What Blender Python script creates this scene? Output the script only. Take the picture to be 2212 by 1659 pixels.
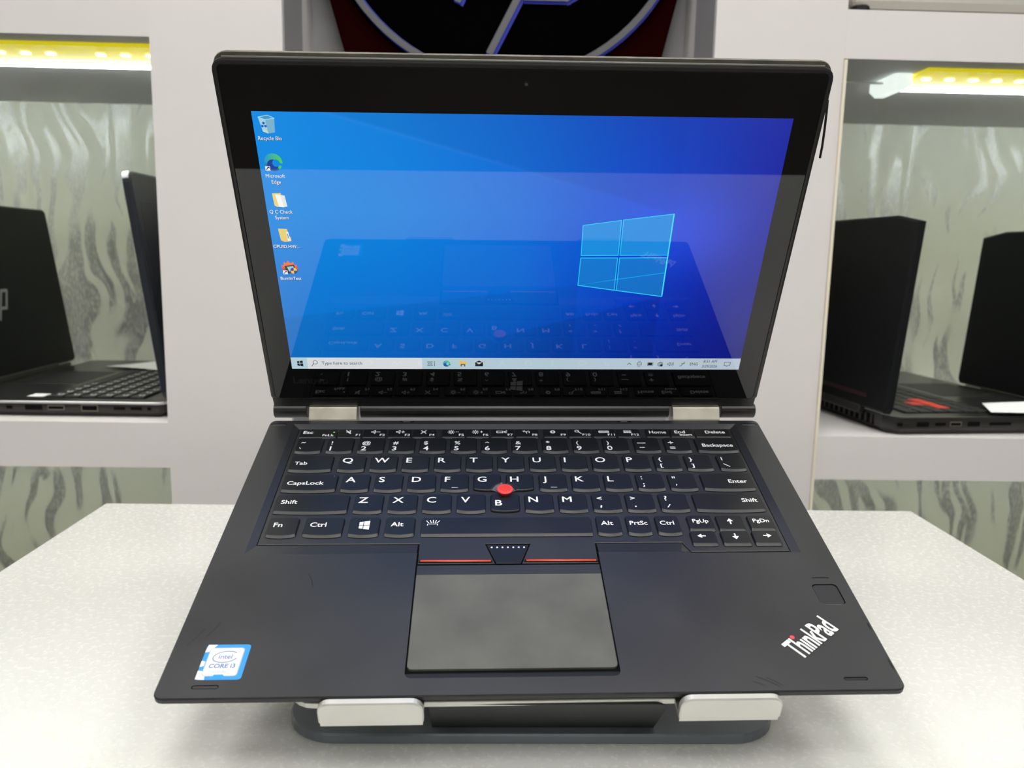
import bpy, math, random
from mathutils import Matrix, Vector
from mathutils.geometry import tessellate_polygon
random.seed(7)
for o in list(bpy.data.objects): bpy.data.objects.remove(o)
SC = bpy.context.scene
COL = SC.collection
# world frame: metres, table top at z=0 (floor at -0.75), x right, y away from the photographer
# ------------------------------------------------------------------ camera
cam_d = bpy.data.cameras.new('camera'); cam = bpy.data.objects.new('camera', cam_d); COL.objects.link(cam)
cam.matrix_world = Matrix(((0.999488, -0.014158, -0.028701, 0), (-0.026118, 0.157429, -0.987185, 0), (0.018495, 0.987429, 0.156978, 0.219), (0, 0, 0, 1)))
cam_d.sensor_width = 36; cam_d.lens = 1740.5 / 2212 * 36; cam_d.clip_start = .02; cam_d.clip_end = 30
cam_d.dof.use_dof = True; cam_d.dof.focus_distance = .43; cam_d.dof.aperture_fstop = 13
SC.camera = cam
# ------------------------------------------------------------------ light and exposure
SC.view_settings.view_transform = 'Standard'; SC.view_settings.look = 'None'
SC.view_settings.gamma = 1; SC.view_settings.use_curve_mapping = False; SC.view_settings.exposure = 0.0
W = bpy.data.worlds.new('world'); SC.world = W; W.use_nodes = True
W.node_tree.nodes['Background'].inputs[0].default_value = (.9, .95, 1, 1)
W.node_tree.nodes['Background'].inputs[1].default_value = 0.25
CEIL = 2.0
PANELS = [(x, y) for y in (-1.9, -.85, .2) for x in (-1.15, .05, 1.25)]
PANEL_EMIT = 11.0
LED_EMIT = 38.0
SCREEN_EMIT = 1.0

# ------------------------------------------------------------------ materials
def s2l(c):
    return tuple((v / 255 / 12.92) if v / 255 <= .04045 else ((v / 255 + .055) / 1.055) ** 2.4 for v in c)
def mat(name, col, rough=.5, metal=0, spec=.5, emit=None, es=0, ior=1.5, coat=0):
    m = bpy.data.materials.new(name); m.use_nodes = True
    b = m.node_tree.nodes['Principled BSDF']
    b.inputs['Base Color'].default_value = (*col, 1); b.inputs['Roughness'].default_value = rough
    b.inputs['Metallic'].default_value = metal; b.inputs['Specular IOR Level'].default_value = spec
    b.inputs['IOR'].default_value = ior; b.inputs['Coat Weight'].default_value = coat
    if emit: b.inputs['Emission Color'].default_value = (*emit, 1); b.inputs['Emission Strength'].default_value = es
    return m
def nodes(m): return m.node_tree.nodes, m.node_tree.links, m.node_tree.nodes['Principled BSDF']
def noise(m, scale, detail=4, sc=(1, 1, 1), coord='Object', rough=.5):
    N, L, b = nodes(m)
    tc = N.new('ShaderNodeTexCoord'); mp = N.new('ShaderNodeMapping'); mp.inputs['Scale'].default_value = sc
    nz = N.new('ShaderNodeTexNoise'); nz.inputs['Scale'].default_value = scale; nz.inputs['Detail'].default_value = detail
    nz.inputs['Roughness'].default_value = rough
    L.new(tc.outputs[coord], mp.inputs[0]); L.new(mp.outputs[0], nz.inputs['Vector'])
    return nz
def ramp(m, src, stops):
    N, L, b = nodes(m)
    r = N.new('ShaderNodeValToRGB'); L.new(src, r.inputs[0])
    while len(r.color_ramp.elements) < len(stops): r.color_ramp.elements.new(.5)
    for e, (p, c) in zip(r.color_ramp.elements, stops):
        e.position = p; e.color = (*c, 1) if not isinstance(c, float) else (c, c, c, 1)
    return r
def bump(m, src, strength, dist=.001):
    N, L, b = nodes(m)
    bp = N.new('ShaderNodeBump'); bp.inputs['Strength'].default_value = strength; bp.inputs['Distance'].default_value = dist
    L.new(src, bp.inputs['Height']); L.new(bp.outputs[0], b.inputs['Normal'])
M = {}
def varied(name, c0, c1, scale, r0, r1, bs=0, bscale=900, bd=.0001, **k):
    m = mat(name, c0, **k); N, L, b = nodes(m)
    nz = noise(m, scale, 5); r = ramp(m, nz.outputs[0], [(.35, c0), (.68, c1)]); L.new(r.outputs[0], b.inputs['Base Color'])
    rr = ramp(m, nz.outputs[0], [(.3, r0), (.7, r1)]); L.new(rr.outputs[0], b.inputs['Roughness'])
    if bs: bump(m, noise(m, bscale, 2).outputs[0], bs, bd)
    M[name] = m; return m
varied('soft_touch', (.016, .0165, .019), (.0195, .020, .0228), 18, .36, .45, .10, 2200, .0001, spec=.62)
varied('soft_touch_edge', (.013, .013, .014), (.02, .02, .022), 60, .35, .5, spec=.4)
varied('key_cap', (.0065, .007, .008), (.009, .0095, .0108), 30, .34, .42, .08, 3000, .0001, spec=.55)
varied('trackpad_top', (.080, .080, .073), (.112, .112, .102), 40, .5, .62, .15, 2500, .0001, spec=.35)
M['reader_gloss'] = mat('reader_gloss', (.026, .027, .031), .28)
M['key_well'] = mat('key_well', (.002, .002, .002), .7, spec=.1)
M['black_plastic'] = mat('black_plastic', (.008, .008, .009), .35)
M['black_matte'] = mat('black_matte', (.010, .010, .011), .6, spec=.3)
M['white_print'] = mat('white_print', (.86, .86, .85), .6, spec=.2)
M['red_rubber'] = mat('red_rubber', (.80, .055, .055), .6)
M['red_strip'] = mat('red_strip', (.72, .075, .035), .45)
M['blue_dot'] = mat('blue_dot', (.72, .76, .95), .5, emit=(.7, .75, 1), es=.3)
M['green_led'] = mat('green_led', (.1, .6, .1), .5, emit=(.2, 1, .1), es=.9)
M['glass_black'] = mat('glass_black', (.0008, .0010, .0010), .015, ior=1.52, spec=.5)
M['faint_print'] = mat('faint_print', (.010, .010, .011), .06, ior=1.52)
M['grey_print'] = mat('grey_print', (.06, .06, .064), .1, ior=1.52)
varied('lid_cover', (.17, .16, .14), (.24, .225, .19), 90, .35, .5, metal=.5)
M['bezel_rim'] = mat('bezel_rim', (.012, .012, .012), .38)
M['gasket_lit'] = mat('gasket_lit', (.13, .135, .12), .5)  # light on the lid's top rim put into a paler gasket colour
varied('hinge_metal', (.50, .47, .40), (.62, .59, .51), 60, .3, .42, metal=.9)
varied('stand_silver', (.60, .60, .56), (.66, .66, .62), 40, .38, .45, .2, 4000, .0001, metal=.75)
varied('stand_grey', (.15, .168, .188), (.165, .185, .21), 40, .3, .38, .15, 5000, .0001, metal=.35)
M['scoop_grey'] = mat('scoop_grey', (.11, .11, .10), .4)
M['stand_dark'] = mat('stand_dark', (.035, .036, .034), .45, metal=.3)
varied('column_white', (.69, .66, .65), (.71, .68, .67), 3, .4, .5, .08, 900, .0003)
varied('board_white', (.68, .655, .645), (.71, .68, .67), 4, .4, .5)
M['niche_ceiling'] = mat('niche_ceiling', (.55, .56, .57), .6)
M['recess_grey'] = mat('recess_grey', (.33, .32, .335), .4)  # darker than the columns: shade of the recess put into the colour
M['edge_band'] = mat('edge_band', (.78, .72, .58), .5)
M['sign_red'] = mat('sign_red', (.013, .0011, .001), .7, spec=0)
M['sign_black'] = mat('sign_black', (.001, .001, .0013), .7, spec=0)
M['sign_grey'] = mat('sign_grey', (.13, .13, .14), .5, spec=.2)
M['sign_blue'] = mat('sign_blue', (.01, .02, .35), .4, emit=(.01, .03, .6), es=.1)
M['led_yellow'] = mat('led_yellow', (.85, .76, .02), .4, emit=(.72, .62, .01), es=.6)
M['led_white'] = mat('led_white', (1, 1, 1), .4, emit=(.93, 1, .95), es=LED_EMIT)
M['led_dim'] = mat('led_dim', (1, 1, 1), .4, emit=(.93, 1, .95), es=LED_EMIT * .7)  # for the added strips under the lower boards only
M['led_chip'] = mat('led_chip', (1, 1, 1), .4, emit=(.95, 1, .85), es=3.0)
M['clear_plastic'] = mat('clear_plastic', (.80, .84, .82), .15, emit=(.85, .95, .9), es=.8)
M['lamp_frame'] = mat('lamp_frame', (.8, .8, .8), .5)
M['lamp_panel'] = mat('lamp_panel', (1, 1, 1), .5, emit=(1, .985, .955), es=PANEL_EMIT)
M['room_wall'] = mat('room_wall', (.42, .41, .39), .7)
M['room_ceiling'] = mat('room_ceiling', (.72, .71, .69), .8)
varied('room_floor', (.075, .07, .06), (.10, .095, .08), 2, .25, .4)
M['bg_black'] = mat('bg_black', (.0035, .0045, .0052), .5, spec=.22)
M['bg_blueblack'] = mat('bg_blueblack', (.012, .016, .024), .35)
M['bg_deck'] = mat('bg_deck', (.02, .02, .02), .28)
M['bg_body'] = mat('bg_body', (.016, .014, .013), .4)
M['bg_key'] = mat('bg_key', (.009, .009, .010), .5)
M['bg_print'] = mat('bg_print', (.8, .8, .82), .5)
M['bg_red_key'] = mat('bg_red_key', (.55, .03, .02), .5)
M['accent_red'] = mat('accent_red', (.022, .004, .004), .4)
M['silver'] = mat('silver', (.85, .86, .92), .35, metal=.8)
M['silver_soft'] = mat('silver_soft', (.52, .50, .45), .4, metal=.4)
M['port_metal'] = mat('port_metal', (.35, .30, .26), .35, metal=.9)
M['paper'] = mat('paper', (.86, .88, .88), .6)
M['logo_grey'] = mat('logo_grey', (.30, .31, .33), .35, metal=.5)
M['stick_blue'] = mat('stick_blue', (.04, .30, .78), .3)
M['stick_navy'] = mat('stick_navy', (.10, .18, .48), .4)
M['stick_pale'] = mat('stick_pale', (.72, .72, .68), .35)
M['stick_white'] = mat('stick_white', (.85, .86, .80), .35)
M['stick_grey'] = mat('stick_grey', (.42, .42, .46), .4)
M['scuff'] = mat('scuff', (.006, .006, .007), .3)
M['table_edge'] = mat('table_edge', (.74, .73, .69), .5)
# table laminate: glossy orange-peel white
m = mat('table_white', (.65, .65, .62), .28); N, L, b = nodes(m)
nz = noise(m, 650, 2, rough=.5); bump(m, nz.outputs[0], .07, .00010)
vr = noise(m, 300, 3, rough=.6); rr = ramp(m, vr.outputs[0], [(.35, .2), (.65, .3)]); L.new(rr.outputs[0], b.inputs['Roughness']); M['table_white'] = m
# wallpaper with metallic flame strokes
m = mat('wallpaper', (.4, .42, .36), .55); N, L, b = nodes(m)
tc = N.new('ShaderNodeTexCoord'); warp = N.new('ShaderNodeTexNoise'); warp.inputs['Scale'].default_value = 6.5; warp.inputs['Detail'].default_value = 1.5
L.new(tc.outputs['Object'], warp.inputs['Vector'])
sub = N.new('ShaderNodeVectorMath'); sub.operation = 'SUBTRACT'; L.new(warp.outputs['Color'], sub.inputs[0]); sub.inputs[1].default_value = (.5, .5, .5)
scl = N.new('ShaderNodeVectorMath'); scl.operation = 'MULTIPLY'; L.new(sub.outputs[0], scl.inputs[0]); scl.inputs[1].default_value = (.13, 0, .03)
add = N.new('ShaderNodeVectorMath'); L.new(tc.outputs['Object'], add.inputs[0]); L.new(scl.outputs[0], add.inputs[1])
mp = N.new('ShaderNodeMapping'); mp.inputs['Scale'].default_value = (75, 1, 5.0); L.new(add.outputs[0], mp.inputs[0])
st = N.new('ShaderNodeTexNoise'); st.inputs['Scale'].default_value = 1; st.inputs['Detail'].default_value = 1.2; st.inputs['Roughness'].default_value = .4
L.new(mp.outputs[0], st.inputs['Vector'])
r1 = ramp(m, st.outputs[0], [(.50, 0.0), (.52, 1.0)])
fine = N.new('ShaderNodeTexNoise'); fine.inputs['Scale'].default_value = 1; fine.inputs['Detail'].default_value = 3
mp2 = N.new('ShaderNodeMapping'); mp2.inputs['Scale'].default_value = (420, 1, 130); L.new(tc.outputs['Object'], mp2.inputs[0]); L.new(mp2.outputs[0], fine.inputs['Vector'])
r2 = ramp(m, fine.outputs[0], [(.36, .25), (.55, 1.0)])
brk = N.new('ShaderNodeTexNoise'); brk.inputs['Scale'].default_value = 1; brk.inputs['Detail'].default_value = 1
mp3 = N.new('ShaderNodeMapping'); mp3.inputs['Scale'].default_value = (26, 1, 9); mp3.inputs['Location'].default_value = (3, 0, 7); L.new(add.outputs[0], mp3.inputs[0]); L.new(mp3.outputs[0], brk.inputs['Vector'])
r4 = ramp(m, brk.outputs[0], [(.42, 0.0), (.50, 1.0)])
mu0 = N.new('ShaderNodeMath'); mu0.operation = 'MULTIPLY'; L.new(r1.outputs[0], mu0.inputs[0]); L.new(r4.outputs[0], mu0.inputs[1])
mul = N.new('ShaderNodeMath'); mul.operation = 'MULTIPLY'; L.new(mu0.outputs[0], mul.inputs[0]); L.new(r2.outputs[0], mul.inputs[1])
mix = N.new('ShaderNodeMix'); mix.data_type = 'RGBA'; L.new(mul.outputs[0], mix.inputs[0])
mix.inputs[6].default_value = (.60, .62, .54, 1); mix.inputs[7].default_value = (.44, .455, .45, 1); L.new(mix.outputs[2], b.inputs['Base Color'])
mm = N.new('ShaderNodeMath'); mm.operation = 'MULTIPLY'; mm.inputs[1].default_value = .85; L.new(mul.outputs[0], mm.inputs[0]); L.new(mm.outputs[0], b.inputs['Metallic'])
r3 = ramp(m, mul.outputs[0], [(0, .6), (1, .42)]); L.new(r3.outputs[0], b.inputs['Roughness'])
M['wallpaper'] = m
# lit display pixels under gloss: colour comes from the picture shown on the panel
m = mat('display_pixels', (.001, .001, .001), .015, ior=1.52); N, L, b = nodes(m)
at = N.new('ShaderNodeAttribute'); at.attribute_name = 'Col'; L.new(at.outputs['Color'], b.inputs['Emission Color']); b.inputs['Emission Strength'].default_value = SCREEN_EMIT
M['display_pixels'] = m

# ------------------------------------------------------------------ mesh building
_TX = {}
def text_geo(s, bold=0.0):
    k = (s, bold)
    if k not in _TX:
        c = bpy.data.curves.new('t', 'FONT'); c.body = s; c.resolution_u = 3; c.offset = bold; c.fill_mode = 'FRONT'
        o = bpy.data.objects.new('t', c); COL.objects.link(o); dg = bpy.context.evaluated_depsgraph_get()
        me = bpy.data.meshes.new_from_object(o.evaluated_get(dg))
        vs = [(v.co.x, v.co.y) for v in me.vertices]; fs = [tuple(p.vertices) for p in me.polygons]
        # face winding up
        out = []
        for f in fs:
            a = sum(vs[f[i]][0] * vs[f[(i + 1) % len(f)]][1] - vs[f[(i + 1) % len(f)]][0] * vs[f[i]][1] for i in range(len(f)))
            out.append(f if a > 0 else f[::-1])
        bpy.data.objects.remove(o); bpy.data.curves.remove(c); bpy.data.meshes.remove(me)
        _TX[k] = (vs, out)
    return _TX[k]
CAPH = max(v[1] for v in text_geo('H')[0])
def rrect(x0, y0, x1, y1, r=1, n=4, rs=None):
    rs = rs or (r, r, r, r)  # bl, br, tr, tl
    pts = []
    for (cx, cy, a0), q in zip(((x0, y0, 180), (x1, y0, 270), (x1, y1, 0), (x0, y1, 90)), rs):
        sx = 1 if cx == x0 else -1; sy = 1 if cy == y0 else -1
        if q <= 0: pts.append((cx, cy)); continue
        for i in range(n + 1):
            a = math.radians(a0 + 90 * i / n); pts.append((cx + sx * q + q * math.cos(a), cy + sy * q + q * math.sin(a)))
    return pts
def circ(cx, cy, r, n=20, ry=None, a0=0, a1=360):
    ry = ry or r; full = abs(a1 - a0) >= 360; k = n if full else n + 1
    return [(cx + r * math.cos(math.radians(a0 + (a1 - a0) * i / n)), cy + ry * math.sin(math.radians(a0 + (a1 - a0) * i / n))) for i in range(k)]
def inset(pts, d):
    if abs(d) < 1e-9: return list(pts)
    n = len(pts); out = []
    for i in range(n):
        p0, p1, p2 = Vector(pts[i - 1]), Vector(pts[i]), Vector(pts[(i + 1) % n])
        e1 = (p1 - p0).normalized() if (p1 - p0).length > 1e-9 else Vector((1, 0)); e2 = (p2 - p1).normalized() if (p2 - p1).length > 1e-9 else e1
        n1 = Vector((-e1.y, e1.x)); n2 = Vector((-e2.y, e2.x)); s = n1 + n2
        q = s / max(.3, s.dot(s) / 2) if s.length > 1e-6 else n1
        out.append((p1.x + q.x * d, p1.y + q.y * d))
    return out
class MB:
    def __init__(s, T=None, S=1.0):
        s.v = []; s.f = []; s.m = []; s.c = []; s.T = T or Matrix(); s.S = S; s.mats = []; s.sm = []; s.lay = 0.0
    def mi(s, name):
        if name not in s.mats: s.mats.append(name)
        return s.mats.index(name)
    def P(s, p): return s.T @ (Vector(p) * s.S)
    def add(s, vs, fs, m, col=None, smooth=False):
        o = len(s.v); s.v += [s.P(p) for p in vs]; k = s.mi(m)
        for f in fs:
            s.f.append([o + i for i in f]); s.m.append(k); s.sm.append(smooth)
            s.c.append([col(vs[i]) if callable(col) else (col or (0, 0, 0)) for i in f])
        return s
    def box(s, x0, x1, y0, y1, z0, z1, m, bev=0):
        if bev: return s.prism(rrect(x0, y0, x1, y1, bev, 3), [(z0, bev * .7), (z0 + bev * .7, 0), (z1 - bev * .7, 0), (z1, bev * .7)], m)
        v = [(x, y, z) for z in (z0, z1) for y in (y0, y1) for x in (x0, x1)]
        return s.add(v, [(0, 2, 3, 1), (4, 5, 7, 6), (0, 1, 5, 4), (2, 6, 7, 3), (0, 4, 6, 2), (1, 3, 7, 5)], m)
    def prism(s, pts, layers, m, topm=None, cap=(True, True), smooth=False):
        rings = [[(x, y, z) for x, y in inset(pts, d)] for z, d in layers]; n = len(pts)
        vs = [p for r in rings for p in r]; fs = []
        for k in range(len(rings) - 1):
            for i in range(n):
                j = (i + 1) % n; fs.append((k * n + i, k * n + j, (k + 1) * n + j, (k + 1) * n + i))
        s.add(vs, fs, m, smooth=smooth)
        if cap[0]: s.add(rings[0], [tuple(range(n))[::-1]], m)
        if cap[1]: s.add(rings[-1], [tuple(range(n))], topm or m)
        return s
    def flat(s, pts, z, m, col=None):
        n = len(pts); tr = tessellate_polygon([[Vector((x, y, 0)) for x, y in pts]])
        fs = []
        for t in tr:
            a, b_, c = (pts[i] for i in t)
            ar = (b_[0] - a[0]) * (c[1] - a[1]) - (c[0] - a[0]) * (b_[1] - a[1])
            fs.append(tuple(t) if ar > 0 else tuple(t)[::-1])
        return s.add([(x, y, z) for x, y in pts], fs, m, col)
    def holed(s, outer, holes, z0, z1, m, wallm=None):
        loops = [outer] + holes; allp = [p for l in loops for p in l]
        tr = tessellate_polygon([[Vector((x, y, 0)) for x, y in l] for l in loops]); fs = []
        for t in tr:
            a, b_, c = (allp[i] for i in t)
            ar = (b_[0] - a[0]) * (c[1] - a[1]) - (c[0] - a[0]) * (b_[1] - a[1])
            fs.append(tuple(t) if ar > 0 else tuple(t)[::-1])
        s.add([(x, y, z1) for x, y in allp], fs, m)
        for k, l in enumerate(loops):
            n = len(l); vs = [(x, y, z0) for x, y in l] + [(x, y, z1) for x, y in l]
            q = [(i, (i + 1) % n, n + (i + 1) % n, n + i) for i in range(n)]
            if k: q = [f[::-1] for f in q]
            s.add(vs, q, wallm or m)
        return s
    def tube(s, pts, r, m, n=8, smooth=True):
        pts = [Vector(p) for p in pts]; rings = []
        for i, p in enumerate(pts):
            d = (pts[min(i + 1, len(pts) - 1)] - pts[max(i - 1, 0)]).normalized()
            a = d.cross(Vector((0, 0, 1)));
            if a.length < .1: a = d.cross(Vector((0, 1, 0)))
            a.normalize(); b_ = d.cross(a).normalized()
            rings.append([tuple(p + (a * math.cos(2 * math.pi * k / n) + b_ * math.sin(2 * math.pi * k / n)) * r) for k in range(n)])
        vs = [q for g in rings for q in g]; fs = []
        for i in range(len(rings) - 1):
            for k in range(n): fs.append((i * n + k, i * n + (k + 1) % n, (i + 1) * n + (k + 1) % n, (i + 1) * n + k))
        fs.append(tuple(range(n))[::-1]); fs.append(tuple(range((len(rings) - 1) * n, len(rings) * n)))
        return s.add(vs, fs, m, smooth=smooth)
    def stroke(s, pts, w, z, m, col=None, closed=False):
        q = list(pts) + ([pts[0]] if closed else []); dz = (2e-6 if s.S < 1 else 4e-5) / s.S
        for i in range(len(q) - 1):
            a, b_ = Vector(q[i]), Vector(q[i + 1]); d = b_ - a
            if d.length < 1e-6: continue
            d.normalize(); nn = Vector((-d.y, d.x)) * w / 2; e = d * w * .3
            s.add([(*(a - e - nn), z + i * dz), (*(b_ + e - nn), z + i * dz), (*(b_ + e + nn), z + i * dz), (*(a - e + nn), z + i * dz)], [(0, 1, 2, 3)], m, col)
        return s
    def text(s, t, x, y, cap, z, m, xs=1.0, bold=.012, anchor='l', col=None, rot=0, slant=0, thick=0):
        if 'M' in t and bold > 0:   # the M outline breaks when offset: thicken it by a doubled stroke
            if t == 'M': s.text(t, x + .22, y, cap, z - .004, m, xs, 0, anchor, col, rot, slant)
            bold = 0
        vs, fs = text_geo(t, bold); k = cap / CAPH
        x0 = min(v[0] for v in vs); x1 = max(v[0] for v in vs)
        off = {'l': -x0, 'r': -x1, 'c': -(x0 + x1) / 2}[anchor]
        ca, sa = math.cos(rot), math.sin(rot); out = []
        for vx, vy in vs:
            px, py = (vx + off) * k * xs + slant * vy * k, vy * k
            out.append((x + px * ca - py * sa, y + px * sa + py * ca, z))
        return s.add(out, fs, m, col)
    def build(s, name, parent=None, **props):
        me = bpy.data.meshes.new(name); o = bpy.data.objects.new(name, me); COL.objects.link(o)
        vs = s.v
        if parent is not None:
            o.parent = parent
            if isinstance(parent.get('_org'), object) and parent.get('_org') is not None:
                inv = Vector(parent['_org']); vs = [v - inv for v in s.v]; o['_org'] = parent['_org']
        me.from_pydata([tuple(v) for v in vs], [], s.f); me.validate(clean_customdata=False)
        for n in s.mats: me.materials.append(M[n])
        if len(me.polygons) == len(s.f):
            me.polygons.foreach_set('material_index', s.m); me.polygons.foreach_set('use_smooth', s.sm)
            if any(any(any(c) for c in f) for f in s.c):
                ca = me.color_attributes.new('Col', 'FLOAT_COLOR', 'CORNER'); flat = []
                for f in s.c:
                    for c in f: flat += [c[0], c[1], c[2], 1]
                ca.data.foreach_set('color', flat)
        else: print('WARN validate changed', name)
        for k, v in props.items(): o[k] = v
        return o
def root(name, loc, label, cat, group=None, mw=None):
    o = bpy.data.objects.new(name, None); COL.objects.link(o); o.empty_display_size = .02
    if mw is not None: o.matrix_world = mw
    else:
        o.location = loc; o['_org'] = tuple(loc)
    o['label'] = label; o['category'] = cat
    if group: o['group'] = group
    return o

# ------------------------------------------------------------------ room shell
def struct(mb, name): return mb.build(name, kind='structure')
struct(MB().box(-2.6, 2.6, -3.0, 1.35, -.80, -.75, 'room_floor'), 'floor')
struct(MB().box(-2.6, 2.6, -3.0, 1.35, CEIL, CEIL + .05, 'room_ceiling'), 'ceiling')
struct(MB().box(-2.6, 2.6, -3.05, -3.0, -.75, CEIL, 'room_wall'), 'wall_back')
struct(MB().box(-2.65, -2.6, -3.0, 1.35, -.75, CEIL, 'room_wall'), 'wall_left')
struct(MB().box(2.6, 2.65, -3.0, 1.35, -.75, CEIL, 'room_wall'), 'wall_right')
struct(MB().box(-2.6, 2.6, 1.235, 1.35, -.75, CEIL, 'wallpaper'), 'wall_front')
# two white columns and the recess between them
cl = MB(); cl.box(-.3407, -.2098, .85, 1.235, -.75, CEIL, 'column_white')
struct(cl, 'trim_1')
struct(MB().box(.223, .3555, .85, 1.235, -.75, CEIL, 'column_white'), 'trim_2')
struct(MB().box(.3556, .3585, .8475, .8498, -.75, .4215, 'edge_band'), 'trim_3')
struct(MB().box(-.2098, .223, .99, 1.02, -.75, CEIL, 'recess_grey'), 'trim_4')  # back of the recess, its shadow put into the grey
struct(MB().box(-.2098, -.2083, .852, .932, -.75, CEIL, 'recess_grey').box(.2215, .223, .852, .932, -.75, CEIL, 'recess_grey'), 'trim_5')  # thin skins on the column sides, shade put into their colour
struct(MB().box(-1.5, -1.45, .85, 1.235, -.75, CEIL, 'column_white'), 'trim_6')
struct(MB().box(1.45, 1.5, .85, 1.235, -.75, CEIL, 'column_white'), 'trim_7')
def board(x0, x1, zl, zr, t, label):
    mb = MB(); v = []
    for y in (.85, 1.235):
        v += [(x0, y, zl - t), (x1, y, zr - t), (x1, y, zr), (x0, y, zl)]
    mb.add(v, [(0, 1, 2, 3), (5, 4, 7, 6), (3, 2, 6, 7), (4, 0, 3, 7), (1, 5, 6, 2)], 'board_white')
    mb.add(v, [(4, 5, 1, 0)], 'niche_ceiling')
    return mb.build('shelf_board', label=label, category='shelf', group='shelf boards of the wall unit')
board(-1.45, -.3407, .4725, .4725, .046, 'thick white shelf board at upper left, above the yellow light strip')
board(-1.45, -.3407, .0365, .0365, .049, 'thick white shelf board at left carrying the two open black laptops')
board(.3556, 1.45, .470, .470, .047, 'thick white shelf board at upper right with a silver laptop on top')
board(.3556, 1.45, .031, .031, .0485, 'thick white shelf board at right carrying the gaming laptop with red keys')
# ceiling lamps
for i, (x, y) in enumerate(PANELS):
    r = root('ceiling_light', (x, y, CEIL), 'square white ceiling light panel on the ceiling of the shop', 'ceiling light', 'ceiling light panels')
    MB().holed(rrect(x - .32, y - .32, x + .32, y + .32, .01), [rrect(x - .3, y - .3, x + .3, y + .3, .005)], CEIL - .03, CEIL - .004, 'lamp_frame').build('frame', r)
    MB().box(x - .3, x + .3, y - .3, y + .3, CEIL - .022, CEIL - .012, 'lamp_panel').build('diffuser', r)
# LED strips under the upper boards
def led(x0, x1, xa, z, label, chips, conn, tube='led_white'):
    r = root('led_strip', (xa, .92, z), label, 'light strip', 'LED strips under the upper shelf boards')
    MB().box(x0, x1, .878, .955, z - .0035, z, 'led_yellow').build('yellow_backing', r, label='glowing yellow backing tape')  # flat, slightly emissive yellow band along the strip
    MB().box(x0, x1, .9555, .9575, z - .0040, z, 'led_yellow').build('strip_edge', r)  # added lip, keeps the tube's light off the yellow band
    MB().tube([(x0, .966, z - .0035), (x1, .966, z - .0035)], .0032, tube).build('light_tube', r, label='bright white light tube')
    for cx in chips: MB().box(cx - .0045, cx + .0045, .909, .9155, z - .0055, z - .0035, 'led_chip', .001).build('led_chip', r)
    if conn:
        MB().prism(rrect(.435, .903, .457, .967, .006), [(z - .016, .006), (z - .010, 0), (z - .001, 0)], 'clear_plastic').build('connector', r, label='clear glowing plastic connector')
        MB().tube([(.36, .945, z - .003), (.40, .942, z - .003), (.436, .93, z - .006)], .0014, 'lamp_frame').build('wire', r)
led(-1.44, -.344, -.9, .4262, 'long yellow LED light strip under the upper left shelf board', [-.365 - .0262 * i for i in range(41) if i % 4 != 3], False)
led(.458, 1.44, .9, .4228, 'yellow LED light strip with a clear end connector under the upper right shelf board', [.474 + .0262 * i for i in range(36)], True)

led(-1.44, -.344, -.9, -.0127, 'LED light strip hidden under the lower left shelf board', [], False, 'led_dim')  # unseen strips added under the lower boards to brighten the space below
led(.362, 1.44, .9, -.0177, 'LED light strip hidden under the lower right shelf board', [], False, 'led_dim')
# ------------------------------------------------------------------ round sign in the recess
def wall_sign():
    r = root('wall_sign', (.0105, .975, .55), 'dark red sign with a black disc and grey ringed emblem between the white columns', 'sign')
    c = (.0106, .6157); Y = .955
    T = Matrix(((1, 0, 0, 0), (0, 0, -1, 0), (0, 1, 0, 0), (0, 0, 0, 1)))  # (x,z,-y)
    mb = MB(T); out = [(-.118, .27), (.150, .27), (.2062, .51), (.2165, .56), (.2165, .84), (-.2065, .84), (-.2065, .56), (-.184, .50)]
    mb.prism(out, [(-.99, 0), (-Y - .002, 0), (-Y, .002)], 'sign_red'); mb.build('board', r)
    R = .2055
    MB(T).prism(circ(*c, R + .002, 64), [(-Y, 0), (-Y + .004, .001)], 'sign_black').build('disc', r)
    def arc(cx, cy, r0, r1, a0=0, a1=360, n=72):
        o = circ(cx, cy, r1, n, a0=a0, a1=a1); i = circ(cx, cy, r0, n, a0=a0, a1=a1); return o, i
    def ring(mb, cx, cy, r0, r1, z0, z1, m, n=80):
        o = circ(cx, cy, r1, n); i = circ(cx, cy, r0, n); mb.holed(o, [i], z0, z1, m)
    mb = MB(T); ring(mb, c[0] + .0015, c[1] - .0012, R - .0095, R - .001, -Y + .004, -Y + .007, 'sign_blue'); mb.build('blue_rim', r)
    mb = MB(T); ring(mb, *c, R - .0085, R - .0015, -Y + .007, -Y + .010, 'sign_grey'); mb.build('ring', r)
    lt = MB(T)
    for z, m, dx, w in ((-Y + .0065, 'sign_blue', .0018, .0105), (-Y + .0095, 'sign_grey', 0, .0075)):
        def st(pts): lt.stroke([(x + dx, y - dx * .6) for x, y in pts], w, z, m)
        st([(-.0040, .443), (.027, .5026), (.075, .615)]); st([(.034, .502), (.080, .502), (.094, .510), (.104, .530), (.134, .60), (.136, .612), (.128, .617), (.075, .617)])
        st([(-.04, .497), (-.010, .560), (.013, .600), (.012, .612), (.0, .617), (-.04, .617)]); st([(-.09, .505), (-.005, .70)])
    lt.build('letters', r)
wall_sign()

# ------------------------------------------------------------------ table
r = root('display_table', (.024, .434, -.75), 'white speckled laminate display table under the open laptop', 'table')
MB().box(-.332, .380, .183, .6855, -.024, 0, 'table_white', .0015).build('tabletop', r)
for x in (-.30, .316):
    for y in (.22, .62): MB().box(x, x + .035, y, y + .035, -.75, -.024, 'table_edge', .003).build('leg', r)

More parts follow.
